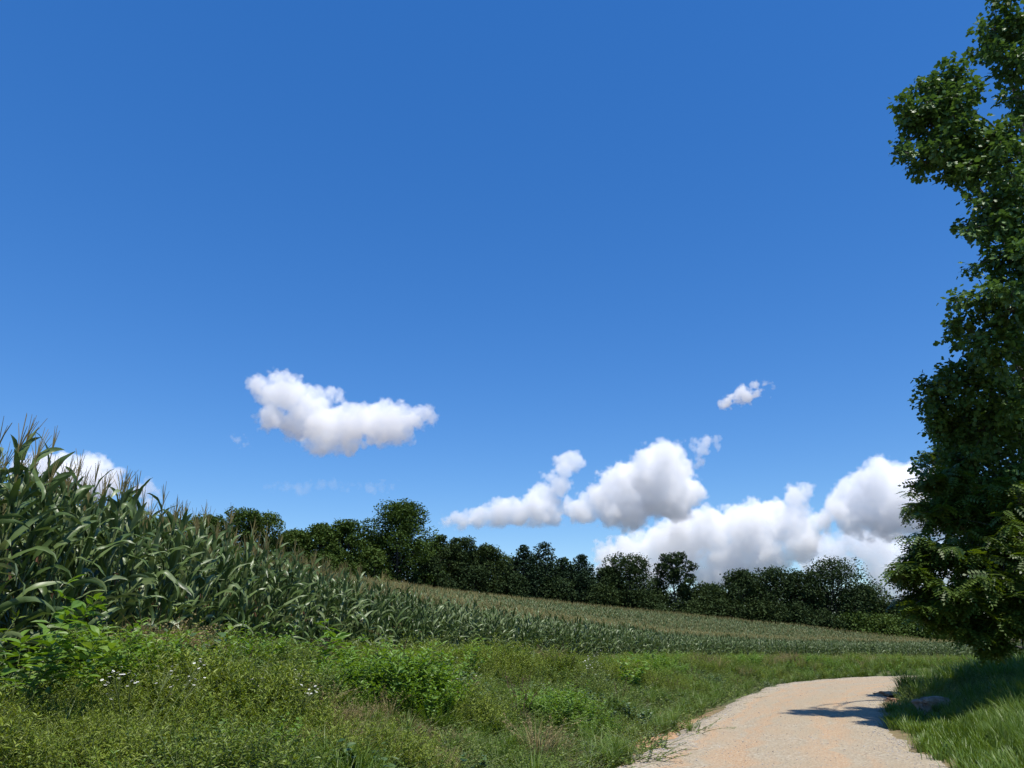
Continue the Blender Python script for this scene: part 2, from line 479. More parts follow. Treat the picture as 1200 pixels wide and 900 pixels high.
# ------------------------------------------------------------------ scattering for stuff (real instances on a point mesh)
def scatter_group(name, protos, mats_unused=None):
    ng = bpy.data.node_groups.new(name, 'GeometryNodeTree')
    ng.interface.new_socket('Geometry', in_out='INPUT', socket_type='NodeSocketGeometry')
    ng.interface.new_socket('Geometry', in_out='OUTPUT', socket_type='NodeSocketGeometry')
    n, l = ng.nodes, ng.links
    gi = n.new('NodeGroupInput'); go = n.new('NodeGroupOutput')
    cl = bpy.data.collections.new(name + '_kinds')
    for p in protos:
        cl.objects.link(p)
    ci = n.new('GeometryNodeCollectionInfo'); ci.inputs[0].default_value = cl
    ci.inputs['Separate Children'].default_value = True; ci.inputs['Reset Children'].default_value = True
    ip = n.new('GeometryNodeInstanceOnPoints')
    l.new(gi.outputs[0], ip.inputs['Points']); l.new(ci.outputs[0], ip.inputs['Instance'])
    ip.inputs['Pick Instance'].default_value = True

    def named(nm, tp):
        q = n.new('GeometryNodeInputNamedAttribute'); q.data_type = tp; q.inputs[0].default_value = nm
        return [o for o in q.outputs if o.enabled and o.name == 'Attribute'][0]
    l.new(named('pick', 'INT'), ip.inputs['Instance Index'])
    e2r = n.new('FunctionNodeEulerToRotation')
    l.new(named('turn', 'FLOAT_VECTOR'), e2r.inputs[0]); l.new(e2r.outputs[0], ip.inputs['Rotation'])
    l.new(named('size', 'FLOAT_VECTOR'), ip.inputs['Scale'])
    l.new(ip.outputs[0], go.inputs[0])
    return ng


def scatter(name, protos, pts, pick, turn, size, label, cat):
    me = bpy.data.meshes.new(name)
    me.from_pydata(np.asarray(pts).tolist(), [], [])
    n = len(pts)
    a = me.attributes.new('pick', 'INT', 'POINT'); a.data.foreach_set('value', np.asarray(pick, np.int32))
    a = me.attributes.new('turn', 'FLOAT_VECTOR', 'POINT'); a.data.foreach_set('vector', np.asarray(turn, np.float32).ravel())
    size = np.asarray(size, np.float32)
    if size.ndim == 1:
        size = np.repeat(size[:, None], 3, 1)
    a = me.attributes.new('size', 'FLOAT_VECTOR', 'POINT'); a.data.foreach_set('vector', size.ravel())
    o = link(name, me)
    md = o.modifiers.new('scatter', 'NODES')
    md.node_group = scatter_group(name, protos)
    return tag(o, label, cat, kind='stuff')


_pc = [0]


def proto(mb, mats, smoothsh=False):
    _pc[0] += 1
    nm = 'sample_%03d' % _pc[0]
    return bpy.data.objects.new(nm, mb.mesh(nm, mats, smoothsh))

# ------------------------------------------------------------------ corn
def corn_blade(L_, W, a0, bend, az, base, segs, g, kink=False):
    t = np.linspace(0, 1, segs + 1)
    ang = a0 + bend * t ** 1.9
    if kink:
        ang = ang + np.where(t > .45, 1.3, 0)
    dr = np.sin(ang); dz = np.cos(ang)
    r = np.concatenate([[0], np.cumsum((dr[1:] + dr[:-1]) / 2)]) * L_ / segs
    z = np.concatenate([[0], np.cumsum((dz[1:] + dz[:-1]) / 2)]) * L_ / segs
    w = W * np.minimum(.55 + 2.2 * t, 1) * (1 - t ** 2.2) ** .8 * .5
    tw = g.normal(0, .8) * t * 1.8
    side_sway = g.normal(0, .10) * t ** 2 * L_
    ph = g.random() * 6
    fold = .45 * (1 - t) + .12
    rows = []
    for i in range(segs + 1):
        n = np.array([-dz[i], dr[i]])            # in-plane normal (r,z)
        c_, s_ = math.cos(tw[i]), math.sin(tw[i])
        P0 = np.array([r[i], side_sway[i], z[i]])
        for sg in (-1, 0, 1):
            lat = sg * w[i]
            up = abs(sg) * w[i] * fold[i] + (sg * .012 * math.sin(ph + 9 * t[i] * 2 + sg) if sg else 0) * (L_ / .8)
            y_ = lat * c_ - up * s_; u_ = lat * s_ + up * c_
            rows.append(P0 + np.array([n[0] * u_, y_, n[1] * u_]))
    V = np.array(rows)
    ca, sa = math.cos(az), math.sin(az)
    V = np.stack([V[:, 0] * ca - V[:, 1] * sa, V[:, 0] * sa + V[:, 1] * ca, V[:, 2]], 1) + base
    F = []
    for i in range(segs):
        for j in (0, 1):
            k = i * 3 + j
            F.append((k, k + 1, k + 4, k + 3))
    return V, F


def corn_parts(seed, segs=10, simple=False):
    g = np.random.default_rng(seed); random.seed(seed)
    H = g.uniform(2.05, 2.25)
    lean = g.normal(0, .04, 2)
    stem = lambda z: np.array([lean[0] * z * z * .3, lean[1] * z * z * .3, z])
    st, fo, ta, ea = MB(), MB(), MB(), MB()
    zs = np.linspace(-.05, H, 4 if simple else 8)
    st.tube([stem(z) for z in zs], np.linspace(.014, .006, len(zs)), 4 if simple else 6)
    n = 10 if simple else 14
    a_ = g.random() * 6.28
    for i in range(n):
        f = i / (n - 1)
        z = .22 + (H - .30) * f
        az = a_ + (i % 2) * math.pi + g.normal(0, .3)
        L_ = (.46 + .34 * math.sin(min(f * 1.15 + .15, 1) * math.pi)) * g.uniform(.75, 1.15)
        if f > .85:
            L_ *= .8
        a0 = (.48 - .30 * f) * g.uniform(.5, 1.5)
        bend = g.uniform(.8, 3.2) * (1.1 - .6 * f)
        dry = (f < .06 and g.random() < .7)
        V, F = corn_blade(L_, g.uniform(.060, .085), a0, bend + (.6 if dry else 0), az, stem(z), segs if not simple else 4, g, kink=(not simple and g.random() < .14))
        fo.add(V, F, 1 if dry else 0)
    top = stem(H)
    ns_ = 3 if simple else 6
    for k in range(ns_):
        if k == 0:
            d = np.array([0, 0, 1.0]); ll = .36
        else:
            an = g.random() * 6.28; e = g.uniform(.10, .38)
            d = np.array([math.cos(an) * e, math.sin(an) * e, 1]); ll = g.uniform(.18, .30)
        b = top + np.array([0, 0, 0 if k == 0 else g.uniform(.0, .10)])
        droop = np.array([d[0], d[1], 0]) * .25
        ta.tube([b, b + d * ll * .5, b + d * ll + droop * ll], [.0045 if not simple else .006, .0045 if not simple else .005, .002], 3)
    if not simple:
        for z0 in ([g.uniform(.85, 1.1)] if g.random() < .8 else [.9, 1.1]):
            an = a_ + math.pi / 2 + g.normal(0, .4)
            d = np.array([math.cos(an) * .5, math.sin(an) * .5, 1])
            b = stem(z0)
            ea.tube([b + d * q for q in (0, .05, .12, .19, .23)], [.012, .026, .029, .02, .008], 7, 0)
            e_ = b + d * .23
            for q in range(5):
                an2 = g.random() * 6.28
                ea.tube([e_, e_ + np.array([math.cos(an2) * .03, math.sin(an2) * .03, .01]), e_ + np.array([math.cos(an2) * .05, math.sin(an2) * .05, -.05])], .004, 3, 1)
    return st, fo, ta, ea


CORN_PARTS = []
for k in range(8):
    st_, fo_, ta_, ea_ = corn_parts(100 + k)
    CORN_PARTS.append((st_.mesh('stalk', [M['corn_stalk']]), fo_.mesh('foliage', [M['corn_leaf'], M['dry_leaf']], True), ta_.mesh('tassel', [M['tassel']]), ea_.mesh('ear', [M['husk'], M['silk']])))


def joined_corn(seed, simple):
    st_, fo_, ta_, ea_ = corn_parts(seed, 7, simple)
    mb = MB()
    for src, off in ((st_, 0), (fo_, 1), (ta_, 3), (ea_, 4)):
        if src.n == 0:
            continue
        V = np.concatenate(src.V)
        mb.V.append(V); mb.F.extend([tuple(i + mb.n for i in f) for f in src.F])
        mb.M.extend([q + off for q in src.M]); mb.Rn.extend(src.Rn); mb.n += len(V)
    return proto(mb, [M['corn_stalk'], M['corn_leaf'], M['dry_leaf'], M['tassel'], M['husk'], M['silk']], True)


FIELD_BACK = np.array([(-160, 120), (-90, 132), (-49, 140), (-8, 153), (38, 170), (76, 176), (110, 170), (150, 164), (240, 160)], float)


def corn_rows():
    C = spline(F_CORN, 14)
    T = np.gradient(C, axis=0); T /= np.linalg.norm(T, axis=1)[:, None]
    Nn = np.stack([-T[:, 1], T[:, 0]], 1)
    pts = []
    s = 0.0; k = 0
    while s < 125:
        P = C + Nn * s
        seg = np.linalg.norm(np.diff(P, axis=0), axis=1); cum = np.concatenate([[0], np.cumsum(seg)])
        sp_ = .19 if s < 6 else (.24 if s < 20 else .42)
        u = np.arange(0, cum[-1], sp_); u = u + rng.uniform(-.05, .05, len(u))
        X = np.interp(u, cum, P[:, 0]); Y = np.interp(u, cum, P[:, 1])
        X += rng.normal(0, .03, len(u)); Y += rng.normal(0, .03, len(u))
        pts.append(np.stack([X, Y, np.full(len(u), s)], 1))
        s += .76 if s < 22 else 1.45
    return np.vstack(pts)


CP = corn_rows()
az = np.degrees(np.arctan2(CP[:, 0], CP[:, 1])); Dc = np.hypot(CP[:, 0], CP[:, 1])
keep = (az > -52) & (az < 44) & (CP[:, 1] > -1) & (sdist(CP[:, 0], CP[:, 1], FIELD_BACK) < -2)
# thin the long straight front row where single plants are sub-pixel
keep &= ~((Dc > 60) & (rng.random(len(CP)) < .35))
keep &= rng.random(len(CP)) > .04
CP = CP[keep]; Dc = Dc[keep]; az = az[keep]
vis = (az > -40) & (CP[:, 2] < 1.6)
order = np.argsort(np.where(vis, Dc, 1e9))
solo = np.zeros(len(CP), bool); solo[order[:300]] = True
CZ = height(CP[:, 0], CP[:, 1])
for n_, i in enumerate(order[:300]):
    x, y, s_ = CP[i]
    kind_ = int(rng.integers(0, 8))
    root = bpy.data.objects.new('corn_plant', None)
    COL.objects.link(root)
    root.location = (x, y, CZ[i]); root.rotation_euler = (rng.normal(0, .04), rng.normal(0, .04), rng.random() * 6.283)
    q = rng.uniform(1.26, 1.43) * (1.0 + .06 * (vnoise(x * .5, y * .5, 3) - .5))
    root.scale = (q, q, q)
    if s_ < .4:
        lab = ('tall front row corn plant against the sky at the near left end' if Dc[i] < 13 else
               'front row corn plant rising behind the roadside weeds left of the dome tree' if Dc[i] < 24 else
               'small front row corn plant standing below the distant dome shaped tree')
        gp = ('front row corn at the near left end' if Dc[i] < 13 else 'front row corn behind the weeds' if Dc[i] < 24 else 'front row corn below the woods')
    else:
        lab = ('tall second rank corn plant half hidden by the front row at left' if Dc[i] < 15 else
               'second rank corn plant with only tassel and top leaves above the front row')
        gp = 'second rank corn at the near left end' if Dc[i] < 15 else 'second rank corn farther along'
    tag(root, lab, 'corn plant', gp)
    for nm, d_ in zip(('stalk', 'foliage', 'tassel', 'ear'), CORN_PARTS[kind_]):
        o = bpy.data.objects.new(nm, d_); COL.objects.link(o); o.parent = root
rest = ~solo
near_p = [joined_corn(300 + k, False) for k in range(5)]
far_p = [joined_corn(400 + k, True) for k in range(5)]
pts = np.stack([CP[rest, 0], CP[rest, 1], CZ[rest]], 1)
pick = np.where(Dc[rest] < 34, rng.integers(0, 5, rest.sum()), rng.integers(5, 10, rest.sum()))
turn = np.stack([rng.normal(0, .05, rest.sum()), rng.normal(0, .05, rest.sum()), rng.random(rest.sum()) * 6.283], 1)
q = rng.uniform(1.22, 1.40, rest.sum()) * (1 + .10 * (vnoise(pts[:, 0] * .12, pts[:, 1] * .12, 5) - .5))
wd = np.where(Dc[rest] > 34, 1.25, 1.0)
scatter('corn_field', near_p + far_p, pts, pick, turn, np.stack([q * wd, q * wd, q], 1), 'mass of green corn with brown tassels covering the slope behind the front rows', 'corn field')
print('corn', len(CP))

# ------------------------------------------------------------------ roadside weeds, grass, gravel
LEAF4 = (np.array([(0, 0, 0), (.5, .42, .06), (0, 1, -.05), (-.5, .42, .06)]), [(0, 1, 2), (0, 2, 3)])      # x scaled by width, y by length
HEART = (np.array([(0, 0, 0), (.28, -.12, .03), (.5, .15, .06), (.34, .6, .03), (0, 1, -.06), (-.34, .6, .03), (-.5, .15, .06), (-.28, -.12, .03)]), [(0, 1, 2, 3), (0, 3, 4), (0, 4, 5), (0, 5, 6, 7)])
LANCE = (np.array([(0, 0, 0), (.36, .22, .06), (.5, .45, .05), (.3, .75, 0), (0, 1, -.12), (-.3, .75, 0), (-.5, .45, .05), (-.36, .22, .06), (0, .45, 0)]),
         [(0, 1, 2, 8), (8, 2, 3, 4), (8, 4, 5, 6), (0, 8, 6, 7)])


def bent(base, h, lean, az, n=5):
    t = np.linspace(0, 1, n)
    return np.stack([base[0] + math.cos(az) * lean * t ** 1.7, base[1] + math.sin(az) * lean * t ** 1.7, base[2] + h * t * (1 - .12 * lean * t)], 1)


def lerp_path(P, t):
    k = np.asarray(t) * (len(P) - 1)
    i = np.minimum(k.astype(int), len(P) - 2); f = (k - i)[:, None]
    return P[i] * (1 - f) + P[i + 1] * f


def stalky(seed, stems=7, h=(.6, 1.0), nl=42, ll=.085, lw=.2, spread=.22, tmpl=LEAF4, t0=.12, lift=.5, leafm=0, stemm=1, taper=.45, top=None):
    """a leafy clump: several bent stems with leaves all round"""
    g = np.random.default_rng(seed); mb = MB()
    for k in range(stems):
        an = g.random() * 6.28; r0 = g.random() * spread * .6
        P = bent((math.cos(an) * r0, math.sin(an) * r0, -.04), g.uniform(*h), g.uniform(.05, spread * 1.6), an + g.normal(0, .4), 6)
        mb.tube(P, np.linspace(.006, .002, 6), 3, stemm)
        t = np.sort(g.uniform(t0, 1, nl)); pos = lerp_path(P, t)
        a2 = np.arange(nl) * 2.4 + g.normal(0, .3, nl)
        d = np.stack([np.cos(a2), np.sin(a2), lift * (.4 + t) + g.normal(0, .25, nl)], 1)
        L_ = ll * g.uniform(.7, 1.25, nl) * (1 - taper * t)
        mb.scatter(tmpl[0], tmpl[1], pos, frames(d, jit=.35, g=g), np.stack([L_ * lw, L_, L_], 1), leafm)
        if top == 'flower':
            for q in range(7):
                p = P[-1] + g.normal(0, .05, 3) + np.array([0, 0, .03])
                mb.tube([P[-2], p], .0015, 3, stemm)
                an3 = np.arange(8) * math.pi / 4
                rr_ = g.uniform(.010, .015)
                tl = g.normal(0, .3, 2)
                ring = np.stack([np.cos(an3) * rr_, np.sin(an3) * rr_, np.cos(an3) * rr_ * tl[0] + np.sin(an3) * rr_ * tl[1]], 1) + p
                mb.add(ring, [tuple(range(8))], 2)
                mb.add(np.stack([np.cos(an3) * rr_ * .4, np.sin(an3) * rr_ * .4, np.full(8, .003)], 1) + p, [tuple(range(8))], 3)
        elif top == 'spike':
            tt = g.uniform(.72, 1, 40); pp = lerp_path(P, tt) + g.normal(0, .012, (40, 3))
            mb.scatter(LEAF4[0], LEAF4[1], pp, frames(sphere_dirs(40, g) + np.array([0, 0, .6]), jit=.5, g=g), np.full((40, 3), .02), 2)
    return mb


def tuft(seed, n=46, h=(.4, .85), w=.009, spread=.16, m=0, seedhead=False):
    g = np.random.default_rng(seed); mb = MB()
    for k in range(n):
        an = g.random() * 6.28; r0 = abs(g.normal(0, spread * .5)); H = g.uniform(*h); ln_ = H * g.uniform(.15, .75)
        t = np.linspace(0, 1, 5)
        out = ln_ * t ** 2; zz = H * (t - .32 * (ln_ / H) * t ** 2.5)
        c0 = np.array([math.cos(an) * r0, math.sin(an) * r0, -.03])
        az_ = an + g.normal(0, .6)
        P = c0 + np.stack([np.cos(az_) * out, np.sin(az_) * out, zz], 1)
        sd_ = np.array([-math.sin(az_), math.cos(az_), 0])
        wd_ = w * g.uniform(.6, 1.4) * (1 - t ** 1.8) ** .7
        V = np.concatenate([P - sd_ * wd_[:, None], P + sd_ * wd_[:, None]])
        mb.add(V, [(i, i + 1, i + 6, i + 5) for i in range(4)], m)
        if seedhead and k % 3 == 0:
            nn = 16; tt = g.uniform(.75, 1, nn); pp = lerp_path(P, tt) + g.normal(0, .008, (nn, 3))
            mb.scatter(LEAF4[0], LEAF4[1], pp, frames(sphere_dirs(nn, g) + np.array([0, 0, 1.]), jit=.5, g=g), np.full((nn, 3), .022), 1)
    return mb


W_ = M
protos = []
mats_w = lambda leaf: [W_[leaf], W_['stem'], W_['petal'], W_['gold']]
# 0-3 narrow-leaved yellow-green clumps
for k in range(4):
    protos.append(proto(stalky(500 + k, stems=9, h=(.5, .95), nl=40, ll=.105, lw=.24, spread=.26), mats_w('yellow_weed')))
# 4-6 mid-green fine bushy
for k in range(3):
    protos.append(proto(stalky(520 + k, stems=10, h=(.4, .85), nl=44, ll=.078, lw=.38, spread=.30, lift=.3), mats_w('mid_weed')))
# 7-9 dark broad leaves
for k in range(3):
    protos.append(proto(stalky(540 + k, stems=8, h=(.35, .8), nl=20, ll=.11, lw=.8, spread=.30, tmpl=HEART, lift=.15, taper=.3), mats_w('dark_weed')))
# 10-11 pale broad leaves, low
for k in range(2):
    protos.append(proto(stalky(560 + k, stems=6, h=(.25, .6), nl=14, ll=.10, lw=.7, spread=.28, tmpl=HEART, lift=.25), mats_w('pale_weed')))
# 12-14 grass
for k in range(3):
    protos.append(proto(tuft(580 + k, n=60, h=(.45, .9)), [W_['grass'], W_['tan_grass']]))
# 15-16 tan grass
for k in range(2):
    protos.append(proto(tuft(600 + k, n=50, h=(.5, .95), w=.006, seedhead=True), [W_['tan_grass'], W_['tan_grass']]))
# 17-18 white flowers
for k in range(2):
    protos.append(proto(stalky(620 + k, stems=6, h=(.6, .95), nl=26, ll=.06, lw=.25, spread=.25, top='flower'), mats_w('mid_weed')))
# 19-20 lush lance leaves
for k in range(2):
    protos.append(proto(stalky(640 + k, stems=9, h=(.5, .95), nl=30, ll=.115, lw=.36, spread=.28, tmpl=LANCE, lift=.35, taper=.3), mats_w('lush_weed')))
# 21-22 brown dried stems
for k in range(2):
    g_ = stalky(660 + k, stems=6, h=(.6, 1.05), nl=20, ll=.05, lw=.3, spread=.2, top='spike')
    protos.append(proto(g_, [W_['tan_grass'], W_['brown_stem'], W_['brown_stem']]))
# 23-24 low ground cover
for k in range(2):
    protos.append(proto(stalky(680 + k, stems=16, h=(.10, .30), nl=14, ll=.045, lw=.7, spread=.42, tmpl=HEART, lift=.2), mats_w('mid_weed')))


def sample_area(n, x0, x1, y0, y1):
    return rng.uniform(x0, x1, n), rng.uniform(y0, y1, n)


def in_view(x, y, lo=-50, hi=44):
    a_ = np.degrees(np.arctan2(x, y)); return (a_ > lo) & (a_ < hi)


# left bank: between the road and the corn; density falls with distance
bx, by = sample_area(60000, -9, 16, 2.5, 46)
dl = sdist(bx, by, RL); sc = sdist(bx, by, FC); D = np.hypot(bx, by)
edge_n = (fbm(bx * .8, by * .8, 12) - .5) * 1.3
ok = (dl > .55 + edge_n) & (sc < -.25) & in_view(bx, by) & (D > 4.2)
ok &= rng.random(len(bx)) < np.clip(9.0 / D, .30, 1.0) * .62
bx, by, dl, sc, D = bx[ok], by[ok], dl[ok], sc[ok], D[ok]
# the bank is made of bushy mounds, each of one kind, with low dark gaps between
nm_ = 420
mx_, my_ = sample_area(nm_, -9, 16, 2.5, 46)
mk_ = rng.choice(8, nm_, p=[.27, .25, .14, .04, .10, .06, .05, .09])
mk_[(mk_ == 7) & (np.hypot(mx_, my_) < 10.5)] = 1
mr_ = rng.uniform(.45, 1.15, nm_); mh_ = rng.uniform(.45, 1.0, nm_)
dm = np.hypot(bx[:, None] - mx_[None], by[:, None] - my_[None]) / mr_[None]
near_m = dm.argmin(1); dmin = dm.min(1)
f = np.array([fbm(bx * .45 + 31 * k, by * .45 + 17 * k, 40 + k, 3) + rng.normal(0, .07, len(bx)) for k in range(8)])
f[0] += .06; f[1] += .07; f[2] += .02; f[3] -= .08; f[5] -= .11; f[6] -= .08
f[7] += smooth(4.5, 1.0, -sc) * .16 - .06
f[4] += smooth(2.2, .6, dl) * .16; f[5] += smooth(2.0, .6, dl) * .10
kind = np.where((dmin < 1.15) & (rng.random(len(bx)) < .82), mk_[near_m], f.argmax(0))
opts = [(0, 1, 2, 3), (4, 5, 6), (7, 8, 9), (10, 11), (12, 13, 14), (15, 16), (21, 22), (19, 20)]
pick = np.array([opts[k][rng.integers(len(opts[k]))] for k in kind])
fl = rng.random(len(bx)) < .002; pick[fl] = rng.integers(17, 19, fl.sum())
lump = fbm(bx * .7, by * .7, 77, 3)
# plants are short beside the road and near the viewer, tall against the corn
tall = .38 + .30 * smooth(.6, 3.5, dl) + .20 * smooth(3.0, .6, -sc)
lump = smooth(.28, .72, lump)
tall = (tall + .10) * (.50 + .25 * lump + .95 * mh_[near_m] * np.exp(-dmin ** 2 * .9)) * (1 - .22 * smooth(14, 34, D)) * smooth(1.5, 8.5, D + 1.0 * dl)
size = np.clip(tall, .22, 1.35)
# a low carpet everywhere so no bare earth shows
cx_, cy_ = sample_area(26000, -9, 16, 2.5, 46)
dl2 = sdist(cx_, cy_, RL); sc2 = sdist(cx_, cy_, FC); D2 = np.hypot(cx_, cy_)
ok = (dl2 > .12 + (fbm(cx_ * .8, cy_ * .8, 12) - .5) * 1.3) & (sc2 < .8) & in_view(cx_, cy_) & (D2 > 3.4) & (rng.random(len(cx_)) < np.clip(8 / D2, .25, 1))
cx_, cy_, D2 = cx_[ok], cy_[ok], D2[ok]
pk2 = rng.choice([23, 24, 23, 12, 13, 10], len(cx_))
X = np.concatenate([bx, cx_]); Y = np.concatenate([by, cy_])
pk = np.concatenate([pick, pk2]); sz = np.concatenate([size, np.where(pk2 > 20, rng.uniform(.7, 1.3, len(cx_)), rng.uniform(.35, .6, len(cx_)))])
# far verge along the corn past the bend
vx, vy = sample_area(52000, -2, 130, 36, 150)
dl3 = sdist(vx, vy, RL); sc3 = sdist(vx, vy, FC)
ok = (dl3 > .8) & (sc3 < -.4) & (sc3 > -34) & in_view(vx, vy) & (rng.random(len(vx)) < np.clip(30 / np.hypot(vx, vy), .12, 1))
vx, vy, sc3 = vx[ok], vy[ok], sc3[ok]
ex, ey = sample_area(14000, 6, 70, 30, 66); dle = sdist(ex, ey, RL); oke = (dle > .25) & (sdist(ex, ey, FC) < -.4) & in_view(ex, ey) & (rng.random(len(ex)) < .6)
vx = np.concatenate([vx, ex[oke]]); vy = np.concatenate([vy, ey[oke]])
pk3 = rng.choice([0, 1, 2, 3, 4, 5, 6, 12, 13, 14, 12, 13, 14, 15, 19], len(vx))
X = np.concatenate([X, vx]); Y = np.concatenate([Y, vy]); pk = np.concatenate([pk, pk3]); sz = np.concatenate([sz, (.35 + .75 * fbm(vx * .25, vy * .25, 8)) * .95])
Z = height(X, Y)
turn = np.stack([rng.normal(0, .10, len(X)), rng.normal(0, .10, len(X)), rng.random(len(X)) * 6.283], 1)
scatter('weeds', protos, np.stack([X, Y, Z], 1), pk, turn, np.stack([sz * 1.05, sz * 1.05, sz], 1) * rng.uniform(.85, 1.15, (len(X), 1)), 'tangled green roadside weeds and grasses between the road and the corn', 'weeds')
print('weeds', len(X))

# right bank: long grass
gprot = [proto(tuft(700 + k, n=70, h=(.45, .95), w=.010, spread=.22), [W_['grass'], W_['tan_grass']]) for k in range(4)]
gprot += [proto(stalky(720 + k, stems=8, h=(.3, .6), nl=30, ll=.07, lw=.35, spread=.3), mats_w('mid_weed')) for k in range(2)]
gprot += [proto(tuft(740 + k, n=60, h=(.12, .32), w=.008, spread=.22), [W_['grass'], W_['tan_grass']]) for k in range(2)]
rx, ry = sample_area(42000, 3, 46, 4, 40)
dr = -sdist(rx, ry, RR); D = np.hypot(rx, ry)
en = (fbm(rx * .8, ry * .8, 14) - .5) * .8
ok = (dr > .25 + en) & (dr < 26) & in_view(rx, ry, -10, 50) & (rng.random(len(rx)) < np.clip(11 / D, .25, 1) * .85)
rx, ry, dr, D = rx[ok], ry[ok], dr[ok], D[ok]
n1_ = fbm(rx * .5, ry * .5, 61)
low_ = (dr < np.where(ry > 19, .35, .9))
pk = np.where(low_, rng.integers(6, 8, len(rx)), np.where(n1_ > .58, rng.integers(4, 6, len(rx)), rng.integers(0, 4, len(rx))))
szr = np.where(low_, 1.0, (.40 + .40 * smooth(.7, 3, dr) + .35 * smooth(19, 23, ry) * smooth(40, 33, ry)) * (.65 + .7 * fbm(rx * .8, ry * .8, 33)))
scatter('grass', gprot, np.stack([rx, ry, height(rx, ry)], 1), pk, np.stack([rng.normal(0, .12, len(rx)), rng.normal(0, .12, len(rx)), rng.random(len(rx)) * 6.28], 1), szr * rng.uniform(.85, 1.15, len(rx)), 'long green grass on the right roadside bank under the trees', 'grass')
print('grass', len(rx))


def pebble(seed):
    g = np.random.default_rng(seed)
    import bmesh
    bm = bmesh.new(); bmesh.ops.create_icosphere(bm, subdivisions=1, radius=1)
    for v in bm.verts:
        v.co *= g.uniform(.75, 1.15)
    V = np.array([v.co[:] for v in bm.verts]) * np.array([1, g.uniform(.6, .9), g.uniform(.4, .65)])
    F = [tuple(v.index for v in f.verts) for f in bm.faces]; bm.free()
    mb = MB(); mb.add(V, F, 0); return mb


pp = [proto(pebble(800 + k), [M['stone']]) for k in range(4)]
n_ = 10000
ui = rng.random(n_); edge_pick = rng.random(n_)
ui = np.where(edge_pick < .45, np.abs(rng.normal(.05, .05, n_)), np.where(edge_pick < .72, 1 - np.abs(rng.normal(.04, .06, n_)), ui))
ui = np.clip(ui, -.05, 1.05)
vi = rng.random(n_) ** 1.3 * (9.2 * 40 - 3 * 40) + 2.4 * 40
v0 = vi.astype(int); fr = vi - v0
Lp = A_[v0] * (1 - fr)[:, None] + A_[v0 + 1] * fr[:, None]; Rp = B_[v0] * (1 - fr)[:, None] + B_[v0 + 1] * fr[:, None]
Pp = Lp * (1 - ui)[:, None] + Rp * ui[:, None]
Zr = np.array([np.interp(u_, U, RZ[i]) for u_, i in zip(ui, v0)])
Zr = np.where((ui < 0) | (ui > 1), np.maximum(Zr, height(Pp[:, 0], Pp[:, 1])), Zr)
ps = rng.lognormal(-4.75, .35, n_)
scatter('gravel', pp, np.stack([Pp[:, 0], Pp[:, 1], Zr + ps * .1], 1), rng.integers(0, 4, n_), np.stack([rng.normal(0, .3, n_), rng.normal(0, .3, n_), rng.random(n_) * 6.28], 1), ps, 'loose grey stones scattered on the gravel road', 'gravel')

# ------------------------------------------------------------------ single plants that stand out of the weeds
def weed_thing(name, px, D, label, cat, parts, scale=1.0, turnz=0.0, dz=0.0, group=None):
    p = at(px, 800, D)
    root = bpy.data.objects.new(name, None); COL.objects.link(root)
    root.location = (p[0], p[1], h1(p[0], p[1]) + dz); root.rotation_euler = (0, 0, turnz); root.scale = (scale,) * 3
    for nm, mb, mats in parts:
        mb.build(nm, mats, root)
    return tag(root, label, cat, group)


def split_plant(seed, leaf, tmpl, **kw):
    """stem and foliage of a leafy plant as two meshes"""
    full = stalky(seed, tmpl=tmpl, **kw)
    V = np.concatenate(full.V); out = []
    for want in (((1, 2), (0,), (3,)) if kw.get('top') == 'spike' else ((1,), (0,), (2, 3))):
        mb = MB(); used = [i for i, q in enumerate(full.M) if q in want]
        if used:
            ids = sorted({v for i in used for v in full.F[i]}); mp_ = {v: k for k, v in enumerate(ids)}
            mb.V = [V[ids]]; mb.n = len(ids)
            mb.F = [tuple(mp_[v] for v in full.F[i]) for i in used]; mb.M = [want.index(full.M[i]) for i in used]; mb.Rn = [full.Rn[i] for i in used]
        out.append(mb)
    return out


def leafy(px, D, label, seed, leaf='lush_weed', tmpl=LANCE, name='leafy_weed', cat='weed', top=None, scale=1.0, **kw):
    st_, fo_, fl_ = split_plant(seed, leaf, tmpl, top=top, **kw)
    parts = [('stem', st_, [M['stem'] if leaf != 'tan_grass' else M['brown_stem'], M['brown_stem']]), ('foliage', fo_, [M[leaf]])]
    if top == 'flower':
        parts.append(('flower_head', fl_, [M['petal'], M['gold']]))
    return weed_thing(name, px, D, label, cat, parts, scale)


big = dict(stems=8, h=(1.0, 1.6), nl=20, ll=.25, lw=.36, spread=.36, lift=.2, taper=.25, t0=.5)
leafy(20, 9.0, 'tall bright green broad leaved weed in front of the corn at the left edge', 901, **big)
leafy(62, 9.2, 'bright green broad leaved weed just right of the tallest leafy weed by the corn', 902, **{**big, 'h': (.9, 1.25), 'stems': 4})
leafy(372, 13.5, 'fresh green weed with long spreading leaves at the foot of the corn', 903, stems=5, h=(.9, 1.25), nl=16, ll=.30, lw=.30, spread=.4, lift=.2, taper=.2, t0=.4)
leafy(228, 11.5, 'light green broad leaved weed poking up among the lowest corn leaves', 904, stems=4, h=(.9, 1.2), nl=16, ll=.16, lw=.5, spread=.3, lift=.2, taper=.3, t0=.3)
leafy(545, 16.5, 'bushy green weed standing tall between the corn and the road middle', 905, stems=8, h=(.8, 1.15), nl=30, ll=.15, lw=.4, spread=.4, lift=.3, taper=.3)
leafy(735, 21, 'bright green broad leaved bush beside the clay strip of the road', 906, stems=9, h=(.7, 1.1), nl=26, ll=.2, lw=.45, spread=.5, lift=.25, taper=.3)
